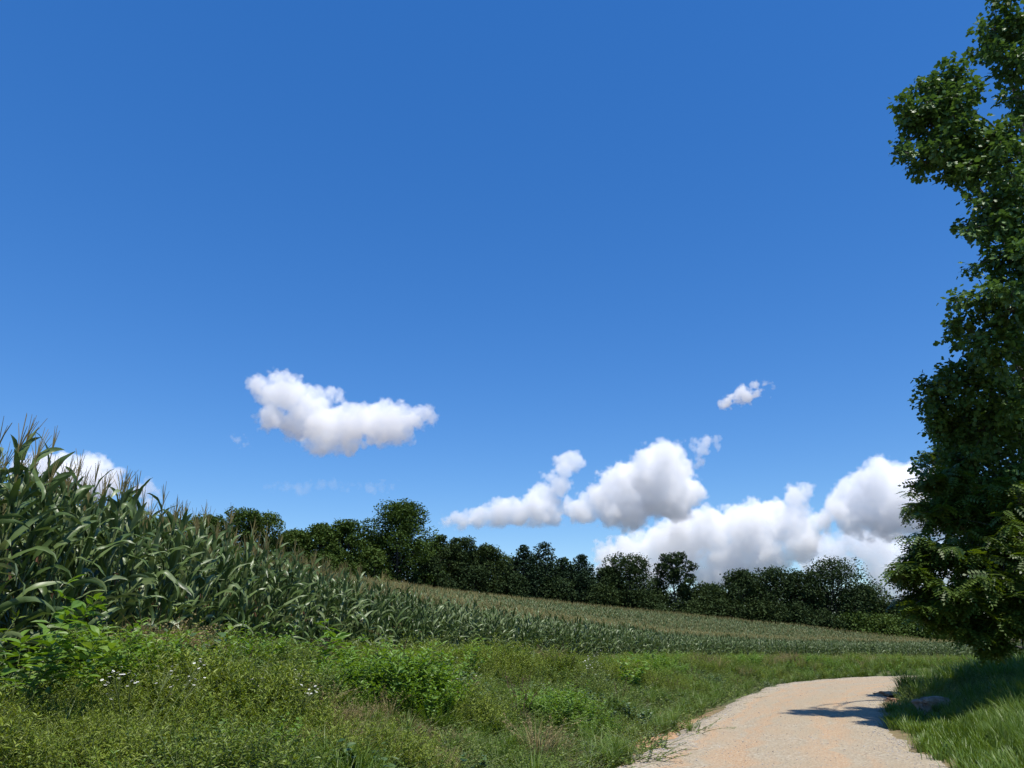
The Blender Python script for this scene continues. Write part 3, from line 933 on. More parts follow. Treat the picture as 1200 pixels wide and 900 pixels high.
leafy(168, 8.2, 'white flowered fleabane clump in the weeds below the left corn', 911, 'mid_weed', LEAF4, 'fleabane', 'wildflower', 'flower', stems=8, h=(.75, 1.0), nl=26, ll=.06, lw=.25, spread=.3)
leafy(330, 9.3, 'small white flowered fleabane clump in the weeds below the middle corn', 912, 'mid_weed', LEAF4, 'fleabane', 'wildflower', 'flower', stems=5, h=(.6, .85), nl=24, ll=.06, lw=.25, spread=.25)
leafy(462, 12.5, 'dark brown dried seed stalk weed standing above the green weeds', 913, 'tan_grass', LEAF4, 'dried_weed', 'weed', 'spike', stems=7, h=(.9, 1.25), nl=10, ll=.05, lw=.3, spread=.2)
leafy(608, 12.8, 'brown dried seed stalk weed near the left road edge', 914, 'tan_grass', LEAF4, 'dried_weed', 'weed', 'spike', stems=7, h=(.7, .95), nl=10, ll=.05, lw=.3, spread=.25)
leafy(193, 5.6, 'low weed with pale grey green heart shaped leaves at the front', 915, 'pale_weed', HEART, 'vine_weed', 'weed', stems=4, h=(.35, .55), nl=9, ll=.085, lw=.8, spread=.25, lift=.3, taper=.1)
leafy(10, 5.5, 'pale leaved weed in the bottom left corner of the bank', 916, 'pale_weed', LANCE, 'vine_weed', 'weed', stems=4, h=(.4, .6), nl=10, ll=.11, lw=.4, spread=.25, lift=.3, taper=.1)
for px_, D_, s_, lb_ in ((628, 10.6, .95, 'clump of tall dry tan grass at the road edge'), (655, 11.6, .6, 'smaller clump of dry tan grass right of the tall tan clump at the road edge')):
    mb = tuft(930 + px_, n=110, h=(.45, .85), w=.006, spread=.3, seedhead=True)
    weed_thing('dry_grass_clump', px_, D_, lb_, 'grass clump', [('foliage', mb, [M['tan_grass'], M['tan_grass']])], s_)


def boulder(name, loc, dims, seed, mat, label, cat, amp=.22, sub=4):
    import bmesh
    bm = bmesh.new(); bmesh.ops.create_icosphere(bm, subdivisions=sub, radius=1)
    for v in bm.verts:
        p = v.co.copy()
        q = Vector((abs(p.x) ** .6 * math.copysign(1, p.x), abs(p.y) ** .6 * math.copysign(1, p.y), abs(p.z) ** .6 * math.copysign(1, p.z)))
        k = 1 + amp * mnoise.fractal(p * 1.6 + Vector((seed, 0, 0)), .8, 2.1, 5)
        v.co = Vector((q.x * dims[0] * k, q.y * dims[1] * k, q.z * dims[2] * k))
    me_ = bpy.data.meshes.new(name); bm.to_mesh(me_); bm.free(); me_.materials.append(mat)
    o = link(name, me_); o.location = loc
    return tag(o, label, cat)


def on(px, py_D, D=None):
    p = at(px, 800, py_D); return p[0], p[1], h1(p[0], p[1])


x, y, z = on(1090, 19.2)
boulder('boulder', (x, y, z + .12), (.36, .26, .20), 3.1, M['rock'], 'tan rock lying in the shaded grass right of the road', 'rock')
x, y, z = on(1041, 26.0)
boulder('clay_clod', (x, y, z - .02), (.30, .55, .13), 7.7, M['clay'], 'eroded orange clay lump at the inside of the road bend', 'clay', .35)
x, y, z = on(1036, 24.0)
boulder('clay_clod', (x + .25, y, z - .03), (.26, .24, .10), 1.7, M['clay'], 'flat clay lump nearer the viewer at the inside of the bend', 'clay', .35)

# ------------------------------------------------------------------ trees
CLUMP = (np.array([(0, -.5, 0), (.42, -.05, .10), (.10, .55, -.04), (-.45, .12, .08)]), [(0, 1, 2, 3)])
LOBED = (np.array([(0, 0, 0), (.20, .06, .03), (.52, .18, .05), (.28, .42, .03), (.36, .80, -.02), (.0, 1.0, -.06), (-.36, .80, -.02), (-.28, .42, .03), (-.52, .18, .05), (-.20, .06, .03)]),
         [(0, 1, 2, 3), (0, 3, 4, 5), (0, 5, 6, 7), (0, 7, 8, 9)])


def limb(mb, a, b, r0, r1, g, sag=.12, n=6, sides=6):
    a = np.asarray(a, float); b = np.asarray(b, float)
    t = np.linspace(0, 1, n)[:, None]
    off = g.normal(0, 1, 3) * np.linalg.norm(b - a) * sag
    P = a + (b - a) * t + off * (np.sin(t * math.pi)) + np.array([0, 0, 1]) * np.linalg.norm(b - a) * .10 * np.sin(t * math.pi)
    mb.tube(P, np.linspace(r0, r1, n), sides)
    return P


def wood_tree(px, ptop, wpx, D, shape, label, leaf='shade_tree_leaf', name='tree', nleaf=10500, group=None, low=.06):
    g = np.random.default_rng(int(px * 7 + ptop * 13 + D))
    top = at(px, ptop, D)
    x, y = top[0], top[1]; zg = h1(x, y); H = max(top[2] - zg, 3.0)
    Rw = wpx * {'open': 1.1, 'cone': 2.1}.get(shape, 1.35) * D / 973 / 2 * (1 + ((px - 600) / 873) ** 2) ** .5
    root = bpy.data.objects.new(name, None); COL.objects.link(root); root.location = (x, y, zg)
    tr, cr = MB(), MB()
    n_l = {'dome': 48, 'oval': 36, 'open': 20, 'cone': 34, 'bush': 16}[shape]
    cen = []; rad = []
    for i in range(n_l):
        u = (i + .5) / n_l
        if shape == 'cone':
            zz = low + (1 - low) * u ** 1.1; er = (1 - zz) ** .6 * 1.05 + .04
            lr = Rw * (.16 + .34 * (1 - zz)) * g.uniform(.8, 1.2)
        elif shape == 'oval':
            zz = low + (1 - low) * u; er = math.sqrt(max(0, 1 - ((zz - .55) / .52) ** 2)); lr = Rw * g.uniform(.26, .42)
        elif shape == 'open':
            zz = max(low, .42) + .56 * u; er = math.sqrt(max(.02, 1 - ((zz - .68) / .36) ** 2)); lr = Rw * g.uniform(.22, .34)
        elif shape == 'bush':
            zz = .1 + .85 * u; er = math.sqrt(max(0, 1 - zz ** 2)); lr = Rw * g.uniform(.28, .42)
        else:
            zz = low + (1 - low) * u; er = math.sqrt(max(0, 1 - (max(zz - .42, 0) / .58) ** 2)) * (1 if zz > .12 else .9); lr = Rw * g.uniform(.24, .40)
        an = i * 2.399 + g.normal(0, .35)
        rr_ = er * Rw * math.sqrt(g.uniform(.30, 1)) * .95
        rr_ = max(0, rr_ - lr * .55)
        cen.append((math.cos(an) * rr_, math.sin(an) * rr_, min(zz * H, H - lr * .75))); rad.append(lr)
    cen = np.array(cen); rad = np.array(rad)
    w = rad ** 2; w = w / w.sum()
    li = g.choice(len(cen), nleaf, p=w)
    d = sphere_dirs(nleaf, g)
    rsc = g.uniform(.35, 1.0, nleaf) ** .5 * (1 + .10 * g.normal(size=nleaf))
    # ragged sub-lobes
    sub = sphere_dirs(n_l * 7, g).reshape(n_l, 7, 3)
    dot = np.einsum('nki,ni->nk', sub[li], d).max(1)
    rsc = rsc * (.74 + .34 * smooth(.55, .95, dot))
    flat = np.array([1, 1, .78]) if shape != 'cone' else np.array([1, 1, .6])
    pos = cen[li] + d * (rad[li] * rsc)[:, None] * flat
    pos = pos[(pos[:, 2] > .3)]; d = d[:len(pos)]
    sz_ = g.uniform(.24, .48, len(pos)) * min(1.15, max(.55, Rw / 4.5)) * (D / 170) ** .5
    cr.scatter(CLUMP[0], CLUMP[1], pos, frames(sphere_dirs(len(pos), g) + np.array([0, 0, -.2]), up=(0, 0, 1.6), jit=.5, g=g), sz_)
    r_t = max(.10, H * .017)
    tz = np.linspace(-.2, H * .8, 7)
    wob = np.cumsum(g.normal(0, .1, (7, 2)), 0) * H * .02; wob[0] = 0
    tp = np.stack([wob[:, 0], wob[:, 1], tz], 1)
    tr.tube(tp, np.linspace(r_t, r_t * .25, 7), 7)
    for i in range(0, n_l, 2):
        zb = min(max(cen[i][2] * .62, H * .12), H * .72)
        b = np.array([np.interp(zb, tz, tp[:, 0]), np.interp(zb, tz, tp[:, 1]), zb])
        limb(tr, b, cen[i], r_t * .38, r_t * .1, g, .06, 4, 4)
    tr.build('trunk', [M['bark']], root); cr.build('crown', [M[leaf]], root)
    return tag(root, label, 'bush' if shape == 'bush' else 'tree', group)


# the wood behind the field, left to right (pixel of the top, crown width in pixels, distance in metres)
T_ = wood_tree
T_(8, 548, 120, 95, 'dome', 'dark tree top showing through the corn tassels at the far left edge', 'tree_leaf')
T_(62, 566, 80, 100, 'dome', 'rounded dark tree half hidden by corn left of the small white cloud', 'tree_leaf')
T_(130, 592, 70, 110, 'dome', 'low dark tree behind the corn under the small left cloud', 'tree_leaf')
T_(193, 606, 55, 135, 'dome', 'low tree behind the corn with a flat top below the pale wisp of cloud', 'tree_leaf')
T_(246, 604, 52, 140, 'dome', 'small round tree just left of the twin topped tree', 'tree_leaf')
T_(287, 596, 42, 145, 'oval', 'left stem of the twin topped tree behind the left corn', 'tree_leaf')
T_(311, 600, 40, 147, 'oval', 'right stem of the twin topped tree behind the left corn', 'tree_leaf')
T_(346, 620, 44, 150, 'dome', 'lower tree between the twin topped tree and the ragged pair', 'tree_leaf')
T_(377, 613, 48, 152, 'dome', 'left tree of the ragged pair before the big dome tree', 'tree_leaf')
T_(410, 609, 46, 154, 'oval', 'right tree of the ragged pair touching the big dome tree', 'tree_leaf')
T_(469, 587, 84, 158, 'dome', 'big dome shaped tree rising highest above the left woods', 'tree_leaf', nleaf=24000)
T_(517, 625, 40, 162, 'cone', 'pointed dark tree against the right side of the big dome tree')
T_(541, 629, 40, 163, 'oval', 'dark tree second to the right of the big dome tree')
T_(572, 638, 54, 166, 'dome', 'broad dark tree under the left end of the long cloud')
T_(613, 637, 36, 168, 'cone', 'left spire of the pair of pointed pines below the cloud', 'pine_leaf', 'pine_tree')
T_(637, 634, 38, 169, 'cone', 'right spire of the pair of pointed pines below the cloud', 'pine_leaf', 'pine_tree')
T_(660, 652, 34, 172, 'cone', 'short pine just right of the two tall pines', 'pine_leaf', 'pine_tree')
T_(682, 648, 36, 173, 'cone', 'pine with a thin tip before the gap in the woods', 'pine_leaf', 'pine_tree')
T_(714, 664, 40, 175, 'dome', 'lower left shoulder tree beside the tall round tree in the middle woods')
T_(736, 649, 62, 177, 'oval', 'tall round dark tree left of the slender gappy tree')
T_(787, 647, 54, 180, 'open', 'slender tall tree with sky gaps in its crown and a bare lower trunk', nleaf=6800)
T_(829, 683, 56, 184, 'dome', 'low dark tree right of the slender gappy tree')
T_(868, 667, 50, 186, 'dome', 'dark tree with a small tuft at the left end of the broad clump')
T_(905, 664, 66, 190, 'dome', 'broad dark tree in the middle of the right clump')
T_(972, 653, 76, 192, 'dome', 'highest tree of the right clump with small sky gaps', nleaf=10500)
T_(940, 668, 50, 190, 'oval', 'dark tree tucked left of the highest tree in the right clump')
T_(1010, 684, 56, 192, 'dome', 'sloping tree on the right shoulder of the right clump')
T_(1048, 704, 50, 196, 'dome', 'low tree at the right end of the distant woods')
T_(1078, 700, 44, 205, 'dome', 'farther low tree partly behind the big roadside trees')
for px_, pt_, w_, D_ in ((1115, 712, 60, 200), (1165, 716, 66, 196), (1215, 712, 70, 190), (1270, 708, 80, 185)):
    T_(px_, pt_, w_, D_, 'dome', 'distant tree hidden behind the big roadside trees at right', group='distant trees behind the roadside trees', nleaf=5600)
# lower growth along the foot of the wood
k_ = 0
for px_, pt_, w_, D_ in ((215, 640, 60, 133), (268, 640, 60, 139), (330, 646, 64, 146), (392, 645, 64, 150), (440, 640, 50, 152), (505, 652, 60, 157), (556, 660, 62, 161), (600, 668, 60, 164), (650, 676, 66, 168), (700, 684, 60, 171), (752, 690, 56, 174), (812, 702, 60, 178), (850, 700, 60, 181), (890, 702, 60, 184), (930, 706, 56, 185), (962, 714, 54, 184), (1000, 716, 54, 185), (1030, 720, 50, 186), (1062, 722, 54, 188), (1100, 728, 60, 188), (1150, 732, 60, 186)):
    T_(px_, pt_, w_, D_, 'bush', 'low dark bush along the foot of the woods just above the corn', group='bushes along the foot of the woods', name='bush', nleaf=4200, leaf='tree_leaf' if px_ < 500 or px_ > 990 else 'shade_tree_leaf')
    k_ += 1
# second rank that closes the gaps between the first
for px_, pt_, w_, D_ in ((330, 624, 80, 160), (395, 620, 80, 164), (440, 622, 70, 166), (470, 630, 90, 166), (505, 634, 80, 170), (555, 641, 80, 174), (530, 637, 80, 172), (620, 648, 80, 178), (670, 660, 80, 180), (735, 672, 80, 186), (800, 690, 74, 190), (885, 674, 90, 198), (965, 682, 90, 200), (1040, 712, 80, 204), (590, 650, 70, 190), (645, 662, 70, 194), (700, 676, 64, 198), (760, 690, 60, 202), (845, 690, 70, 208), (925, 682, 80, 212), (1000, 695, 80, 214)):
    T_(px_, pt_, w_, D_, 'dome', 'dark tree of the second rank filling the gaps behind the first trees', group='second rank of the woods', nleaf=5600)

# ---- the big roadside tree on the right
def cluster_leaves(mb, c, r, n, tmpl, ls, g, m=0, flat=.8, twig=None, tm=0):
    """leaves on short sprays through a clump, hanging outwards"""
    k = max(4, n // 12)
    sp_ = sphere_dirs(k, g) * (g.uniform(.35, 1.0, (k, 1)) * r) * np.array([1, 1, flat]) + c
    if twig is not None:
        for q in sp_[::3]:
            twig.tube([c, (c + q) / 2 + g.normal(0, .04, 3), q], [.012, .008, .004], 3)
    i = g.integers(0, k, n)
    pos = sp_[i] + g.normal(0, .10 * max(r, .5) + .03, (n, 3))
    out = pos - c; out /= np.linalg.norm(out, axis=1)[:, None] + 1e-6
    d = out * .8 + g.normal(0, .5, (n, 3)) + np.array([0, 0, -.45])
    L_ = ls * g.uniform(.65, 1.25, n)
    mb.scatter(tmpl[0], tmpl[1], pos, frames(d, up=(0, 0, 1), jit=.45, g=g), np.stack([L_, L_, L_], 1), m)


gT = np.random.default_rng(42)
TX, TY = 16.2, 19.0
root = bpy.data.objects.new('tree', None); COL.objects.link(root); TZ = h1(TX, TY); root.location = (TX, TY, TZ)
tag(root, 'tall leafy tree beside the road with a limb reaching left into the sky', 'tree')
tr, cr = MB(), MB()
trunk_z = np.array([-.2, .6, 3, 6, 9, 12, 15, 18]); trunk = np.stack([np.array([0, 0, .1, .0, -.25, -.3, -.5, -.6]), np.array([0, 0, .05, .2, .2, .1, 0, 0]), trunk_z], 1)
tr.tube(trunk, [.42, .34, .28, .25, .21, .16, .10, .04], 10)
# clumps seen in the photograph: pixel, distance, radius
clumps = [(1165, 35, 17.2, .62), (1190, 30, 17.4, .6), (1192, 78, 17.2, .5), (1215, 60, 17.6, .8), (1110, 95, 16.4, .55), (1122, 120, 16.4, .55), (1100, 118, 16.4, .40),
          (1068, 140, 16.1, .42), (1090, 150, 16.2, .52), (1120, 155, 16.4, .50), (1150, 165, 16.6, .48), (1085, 190, 16.2, .42), (1110, 182, 16.3, .42), (1135, 200, 16.5, .5), (1168, 168, 17.0, .35), (1205, 118, 17.4, .5),
          (1166, 235, 16.6, .6), (1180, 190, 16.9, .8), (1190, 250, 16.8, .8), (1172, 265, 16.4, .5), (1176, 300, 16.5, .55), (1200, 320, 16.8, .9), (1156, 348, 16.2, .40), (1186, 362, 16.4, .6), (1156, 398, 16.0, .5), (1180, 410, 16.3, .75),
          (1120, 445, 15.8, .55), (1105, 470, 15.7, .5), (1150, 450, 15.9, .75), (1115, 500, 15.7, .55), (1095, 490, 15.6, .35), (1160, 500, 15.8, .9), (1200, 470, 16.2, 1.0), (1125, 540, 15.7, .6), (1170, 560, 15.9, .9), (1130, 580, 15.9, .6), (1205, 560, 16.3, 1.0), (1150, 620, 16.2, .8), (1195, 640, 16.4, 1.0)]
C0 = np.array([TX, TY, TZ])
vis_c = [(at(px, py, D_ + 4.0 * float(smooth(360, 520, py))) - C0, r_ * (.86 + .14 * float(smooth(360, 520, py)))) for px, py, D_, r_ in clumps]
fill = []
for i in range(110):
    zz = gT.uniform(3.4, 19.0)
    if zz > 9 and gT.random() < .35:
        continue
    er = 4.6 * math.sqrt(max(.05, 1 - ((zz - 9.5) / 10.2) ** 2)); an = gT.random() * 6.28
    rr_ = er * math.sqrt(gT.uniform(.05, 1)) * .95
    p = np.array([math.cos(an) * rr_ - 1.6, math.sin(an) * rr_ - .6, zz])
    # keep the ragged left outline of the crown free
    w_ = p + C0; zr = w_[2] - EYE
    Fz = w_[1] * math.cos(PITCH) + zr * math.sin(PITCH)
    qx = 600 + FPX * w_[0] / Fz; qy = 450 - FPX * (zr * math.cos(PITCH) - w_[1] * math.sin(PITCH)) / Fz
    if qx - 1.25 * FPX / Fz < np.interp(qy, [0, 60, 120, 180, 300, 400, 450, 700], [1205, 1205, 1215, 1185, 1175, 1155, 1120, 1100]):
        continue
    if zz < 8 and p[1] < -1:
        continue
    fill.append((p, gT.uniform(.8, 1.25)))
for j, (c_, r_) in enumerate(vis_c + fill):
    zb = min(max(c_[2] - np.hypot(c_[0], c_[1]) * gT.uniform(.12, .4) - .3, 1.8), 17)
    b = np.array([np.interp(zb, trunk_z, trunk[:, 0]), np.interp(zb, trunk_z, trunk[:, 1]), zb])
    limb(tr, b, c_, .03 + .006 * np.linalg.norm(c_ - b), .010, gT, .05, 7, 5)
    n_ = int(1250 * r_ ** 1.8 + 110) if j < len(vis_c) else int(300 * r_ ** 1.6)
    cluster_leaves(cr, c_, r_, n_, LOBED, .108 if j < len(vis_c) else .16, gT, 0, .8, tr)
    if j < len(vis_c):
        for q in range(3):
            d_ = sphere_dirs(1, gT)[0] * np.array([1, 1, .8]); d_[0] -= .05; r2 = gT.uniform(.10, .24)
            e_ = c_ + d_ * (r_ * 1.15 + r2 * .6)
            tr.tube([c_, (c_ + e_) / 2 + np.array([0, 0, .05]), e_], [.012, .009, .004], 4)
            cluster_leaves(cr, e_, r2, int(900 * r2 ** 1.6) + 14, LOBED, .105, gT, 0, .7, tr)
tr.build('trunk', [M['bark']], root, True); cr.build('crown', [M['near_leaf']], root)

# ---- lower tree in front of it with feather shaped drooping leaves
def frond():
    V, F = [], []
    n = 5
    for i in range(n + 1):
        t = i / n; y_ = .12 + .88 * t; z_ = -.28 * t ** 2
        ll = .34 * (1 - .35 * abs(t - .4))
        for sg in ((-1, 1) if i < n else (0,)):
            b = np.array([0, y_, z_]); d = np.array([sg * .92, .38 if sg else 1.0, -.22]); d /= np.linalg.norm(d)
            s_ = np.array([-d[1], d[0], 0]) * .58
            k = len(V)
            V += [b, b + (d * .45 + s_ * .5) * ll, b + d * ll, b + (d * .45 - s_ * .5) * ll]; F.append((k, k + 1, k + 2, k + 3))
    k = len(V)
    V += [(-.008, 0, 0), (.008, 0, 0), (.006, .5, -.07), (-.006, .5, -.07), (.003, 1, -.28), (-.003, 1, -.28)]
    F += [(k, k + 1, k + 2, k + 3), (k + 3, k + 2, k + 4, k + 5)]
    return np.array(V, float), F


FROND = frond()
gT = np.random.default_rng(77)
TX, TY = 13.5, 18.9
root = bpy.data.objects.new('tree', None); COL.objects.link(root); TZ = h1(TX, TY); root.location = (TX, TY, TZ)
tag(root, 'shorter tree with drooping feathery leaves in front of the tall roadside tree', 'tree')
tr, cr = MB(), MB()
trunk_z = np.array([-.2, .5, 2, 3.8, 5.8, 7.6]); trunk = np.stack([np.array([0, 0, -.08, -.15, -.1, -.2]), np.array([0, 0, .05, .1, .1, 0]), trunk_z], 1)
tr.tube(trunk, [.17, .14, .12, .10, .07, .03], 8)
C0 = np.array([TX, TY, TZ])
clumps = [(1105, 560, 15.3, .5), (1100, 600, 15.0, .5), (1140, 590, 15.2, .6), (1085, 640, 14.7, .45), (1075, 670, 14.5, .45), (1105, 650, 14.6, .55), (1085, 705, 14.5, .5), (1115, 700, 14.4, .6), (1140, 650, 14.6, .7), (1175, 620, 14.9, .8),
          (1150, 700, 14.5, .65), (1180, 680, 14.5, .75), (1112, 726, 14.6, .42), (1145, 734, 14.5, .38), (1180, 726, 14.5, .5), (1210, 700, 14.8, .9), (1215, 640, 15.2, .9), (1200, 590, 15.4, .9), (1165, 752, 14.6, .2)]
vis_c = [(at(px, py, D_ * 1.17) - C0, r_ * 1.16) for px, py, D_, r_ in clumps]
fill = [(np.array([math.cos(a_) * r_, math.sin(a_) * r_, z_]), 1.0) for a_, r_, z_ in zip(gT.random(22) * 6.28, gT.uniform(.5, 3.4, 22), gT.uniform(2.4, 8.0, 22))]
fill = [(p if p[0] > -2.0 else p * np.array([.5, 1, 1]), r_) for p, r_ in fill]
for j, (c_, r_) in enumerate(vis_c + fill):
    zb = min(max(c_[2] - np.hypot(c_[0], c_[1]) * .5, .9), 6.2)
    b = np.array([np.interp(zb, trunk_z, trunk[:, 0]), np.interp(zb, trunk_z, trunk[:, 1]), zb])
    limb(tr, b, c_, .045, .010, gT, .06, 6, 5)
    k = int(16 + 40 * r_)
    tips = c_ + sphere_dirs(k, gT) * (gT.uniform(.2, 1, (k, 1)) * r_) * np.array([1, 1, .6])
    for tp in tips:
        tr.tube([c_, (c_ + tp) / 2 + gT.normal(0, .03, 3), tp], [.008, .006, .004], 3)
        nf = int(gT.integers(7, 11))
        an = np.arange(nf) * 2.4 + gT.random() * 6.28
        d = np.stack([np.cos(an), np.sin(an), gT.uniform(-1.1, .25, nf)], 1)
        L_ = gT.uniform(.20, .34, nf)
        cr.scatter(FROND[0], FROND[1], np.repeat(tp[None], nf, 0) + gT.normal(0, .03, (nf, 3)), frames(d, jit=.35, g=gT), L_)
tr.build('trunk', [M['bark']], root, True); cr.build('crown', [M['frond_leaf']], root)

# ------------------------------------------------------------------ clouds: far, big bodies of droplets
def hash3(i, j, k, seed):
    n = (i * 374761393 + j * 668265263 + k * 1103515245 + seed * 974634777) & 0x7fffffff
    n = ((n ^ (n >> 13)) * 1274126177) & 0x7fffffff
    return ((n ^ (n >> 16)) & 0xffff).astype(np.float32) / 65535.0


def noise3(P, seed):
    i = np.floor(P).astype(np.int64); f = (P - i).astype(np.float32); f = f * f * (3 - 2 * f)
    v = 0
    for a in (0, 1):
        for b in (0, 1):
            for c in (0, 1):
                w = (f[:, 0] if a else 1 - f[:, 0]) * (f[:, 1] if b else 1 - f[:, 1]) * (f[:, 2] if c else 1 - f[:, 2])
                v = v + w * hash3(i[:, 0] + a, i[:, 1] + b, i[:, 2] + c, seed)
    return v


def cells3(P, seed):
    """distance to the nearest jittered cell point"""
    i = np.floor(P).astype(np.int64); best = np.full(len(P), 9.0, np.float32)
    for a in (-1, 0, 1):
        for b in (-1, 0, 1):
            for c in (-1, 0, 1):
                q = i + np.array([a, b, c])
                o = np.stack([hash3(q[:, 0], q[:, 1], q[:, 2], seed + s_) for s_ in (1, 2, 3)], 1)
                d = ((q + o - P) ** 2).sum(1)
                best = np.minimum(best, d)
    return np.sqrt(best)


def cloud_mat(dens):
    m, t, N, L, P = newmat('cloud')
    N.remove(P)
    vs = N.new("ShaderNodeVolumeScatter"); vs.inputs['Color'].default_value = (1, 1, 1, 1)
    vs.inputs['Anisotropy'].default_value = -0.22
    at_ = N.new("ShaderNodeAttribute"); at_.attribute_name = 'density'
    mu = N.new("ShaderNodeMath"); mu.operation = 'MULTIPLY'; mu.inputs[1].default_value = dens
    L.new(at_.outputs['Fac'], mu.inputs[0]); L.new(mu.outputs[0], vs.inputs['Density'])
    L.new(vs.outputs[0], N["Material Output"].inputs['Volume'])
    return m


CLOUD_PUFFS = 7


def cloud(D, puffs, label, seed, vox=1.25, dens=.07, soft=3.8, wisp=1.35, base=None, billow=1.0):
    """puffs: (px, py, r px): heaps joined into one body on a voxel grid; its rim is billowed and frayed.
    Lengths below are in pixels of the photograph at the cloud's own distance; dens is per such pixel."""
    g = np.random.default_rng(seed)
    k = D / 973.0
    cen = np.array([at(px, py, D) for px, py, r_ in puffs]); c0 = cen.mean(0)
    P_, R_ = [], []
    for (px, py, r_), c_ in zip(puffs, cen):
        f_ = (c_ - c0) / k; f_[1] += g.normal(0, .35) * r_
        P_.append(f_); R_.append(r_)
        for q in range(CLOUD_PUFFS):
            d = sphere_dirs(1, g)[0]; d[2] = abs(d[2]) * .9 - .1
            r2 = r_ * g.uniform(.35, .6); p2 = f_ + d * r_ * .85; P_.append(p2); R_.append(r2)
            for q2 in range(3):
                d2 = sphere_dirs(1, g)[0]; d2[2] = abs(d2[2]) - .2
                P_.append(p2 + d2 * r2 * .85); R_.append(r2 * g.uniform(.35, .6))
    P_ = np.array(P_); R_ = np.array(R_)
    pad = 9.0
    lo = (P_ - R_[:, None]).min(0) - pad; hi = (P_ + R_[:, None]).max(0) + pad
    n = np.ceil((hi - lo) / vox).astype(int) + 1
    ax = [lo[i] + np.arange(n[i]) * vox for i in range(3)]
    sdf = np.full(n, 1e3, np.float32)
    for p, r_ in zip(P_, R_):
        a = [max(0, int((p[i] - r_ - pad - lo[i]) / vox)) for i in range(3)]
        b = [min(n[i], int((p[i] + r_ + pad - lo[i]) / vox) + 2) for i in range(3)]
        X = ax[0][a[0]:b[0]][:, None, None] - p[0]; Y = ax[1][a[1]:b[1]][None, :, None] - p[1]; Z = ax[2][a[2]:b[2]][None, None, :] - p[2]
        d = np.sqrt(X * X + Y * Y + Z * Z) - r_
        v = sdf[a[0]:b[0], a[1]:b[1], a[2]:b[2]]
        h = np.clip(.5 + .5 * (v - d) / 3.0, 0, 1)
        sdf[a[0]:b[0], a[1]:b[1], a[2]:b[2]] = v * (1 - h) + d * h - 3.0 * h * (1 - h)
    if base is not None:
        zb = (at(600, base, D)[2] - c0[2]) / k
        sdf = np.maximum(sdf, (zb - ax[2])[None, None, :] * .8)
    I = np.nonzero((sdf < 9) & (sdf > -22))
    Q = np.stack([ax[0][I[0]], ax[1][I[1]], ax[2][I[2]]], 1).astype(np.float32)
    s = sdf[I]
    big = noise3(Q / 19, seed) - .5
    fine = sum((noise3(Q / w_ + 7.3, seed + 5 + j) - .5) * a_ for j, (w_, a_) in enumerate(((9, 1), (4.4, .55), (2.3, .32))))
    bil = cells3(Q / 13, seed + 30) - .55
    bil2 = cells3(Q / 5.5, seed + 40) - .55
    s2 = s + 11 * big + wisp * 7.5 * fine + billow * (9.0 * bil + 4.6 * bil2)
    den = np.zeros(n, np.float32); den[sdf <= -22] = 1
    den[I] = smooth(0, 1, -s2 / soft)
    nz_ = den > .004
    den[:1] = 0; den[-1:] = 0; den[:, :1] = 0; den[:, -1:] = 0; den[:, :, :1] = 0; den[:, :, -1:] = 0
    me = bpy.data.meshes.new('cloud_grid')
    N_ = int(n.prod())
    me.vertices.add(N_)
    at_ = me.attributes.new('body', 'FLOAT', 'POINT'); at_.data.foreach_set('value', den.ravel())
    src = bpy.data.objects.new('cloud_grid', me)        # only holds the grid values read below
    vd = bpy.data.volumes.new('cloud')
    o = link('cloud', vd); o.location = c0; o.scale = (k, k, k)
    mat = cloud_mat(dens); vd.materials.append(mat)
    ng = bpy.data.node_groups.new('cloud_body', 'GeometryNodeTree')
    ng.interface.new_socket('Geometry', in_out='INPUT', socket_type='NodeSocketGeometry')
    ng.interface.new_socket('Geometry', in_out='OUTPUT', socket_type='NodeSocketGeometry')
    nn, l = ng.nodes, ng.links
    go = nn.new('NodeGroupOutput')
    oi = nn.new('GeometryNodeObjectInfo'); oi.inputs[0].default_value = src
    vc = nn.new('GeometryNodeVolumeCube')
    mx = lo + (n - 1) * vox
    vc.inputs['Min'].default_value = tuple(lo); vc.inputs['Max'].default_value = tuple(mx)
    for nm, v in zip(('Resolution X', 'Resolution Y', 'Resolution Z'), n):
        vc.inputs[nm].default_value = int(v)
    ps = nn.new('GeometryNodeInputPosition')
    sb = nn.new('ShaderNodeVectorMath'); sb.operation = 'SUBTRACT'; sb.inputs[1].default_value = tuple(lo)
    l.new(ps.outputs[0], sb.inputs[0])
    sc = nn.new('ShaderNodeVectorMath'); sc.operation = 'SCALE'; sc.inputs['Scale'].default_value = 1 / vox
    l.new(sb.outputs[0], sc.inputs[0])
    sx = nn.new('ShaderNodeSeparateXYZ'); l.new(sc.outputs[0], sx.inputs[0])

    def mth(op, a, b=None, c=None):
        q = nn.new('ShaderNodeMath'); q.operation = op
        for i, v in enumerate((a, b, c)):
            if v is None:
                continue
            if isinstance(v, (int, float)):
                q.inputs[i].default_value = v
            else:
                l.new(v, q.inputs[i])
        return q.outputs[0]
    ri = [mth('ROUND', sx.outputs[i]) for i in range(3)]
    idx = mth('ADD', mth('MULTIPLY', mth('ADD', mth('MULTIPLY', ri[0], float(n[1])), ri[1]), float(n[2])), ri[2])
    # float32 keeps whole numbers exactly up to 16.7 million, more than any grid here has voxels
    si = nn.new('GeometryNodeSampleIndex'); si.data_type = 'FLOAT'; si.domain = 'POINT'; si.clamp = True
    na = nn.new('GeometryNodeInputNamedAttribute'); na.data_type = 'FLOAT'; na.inputs[0].default_value = 'body'
    l.new(oi.outputs['Geometry'], si.inputs[0])
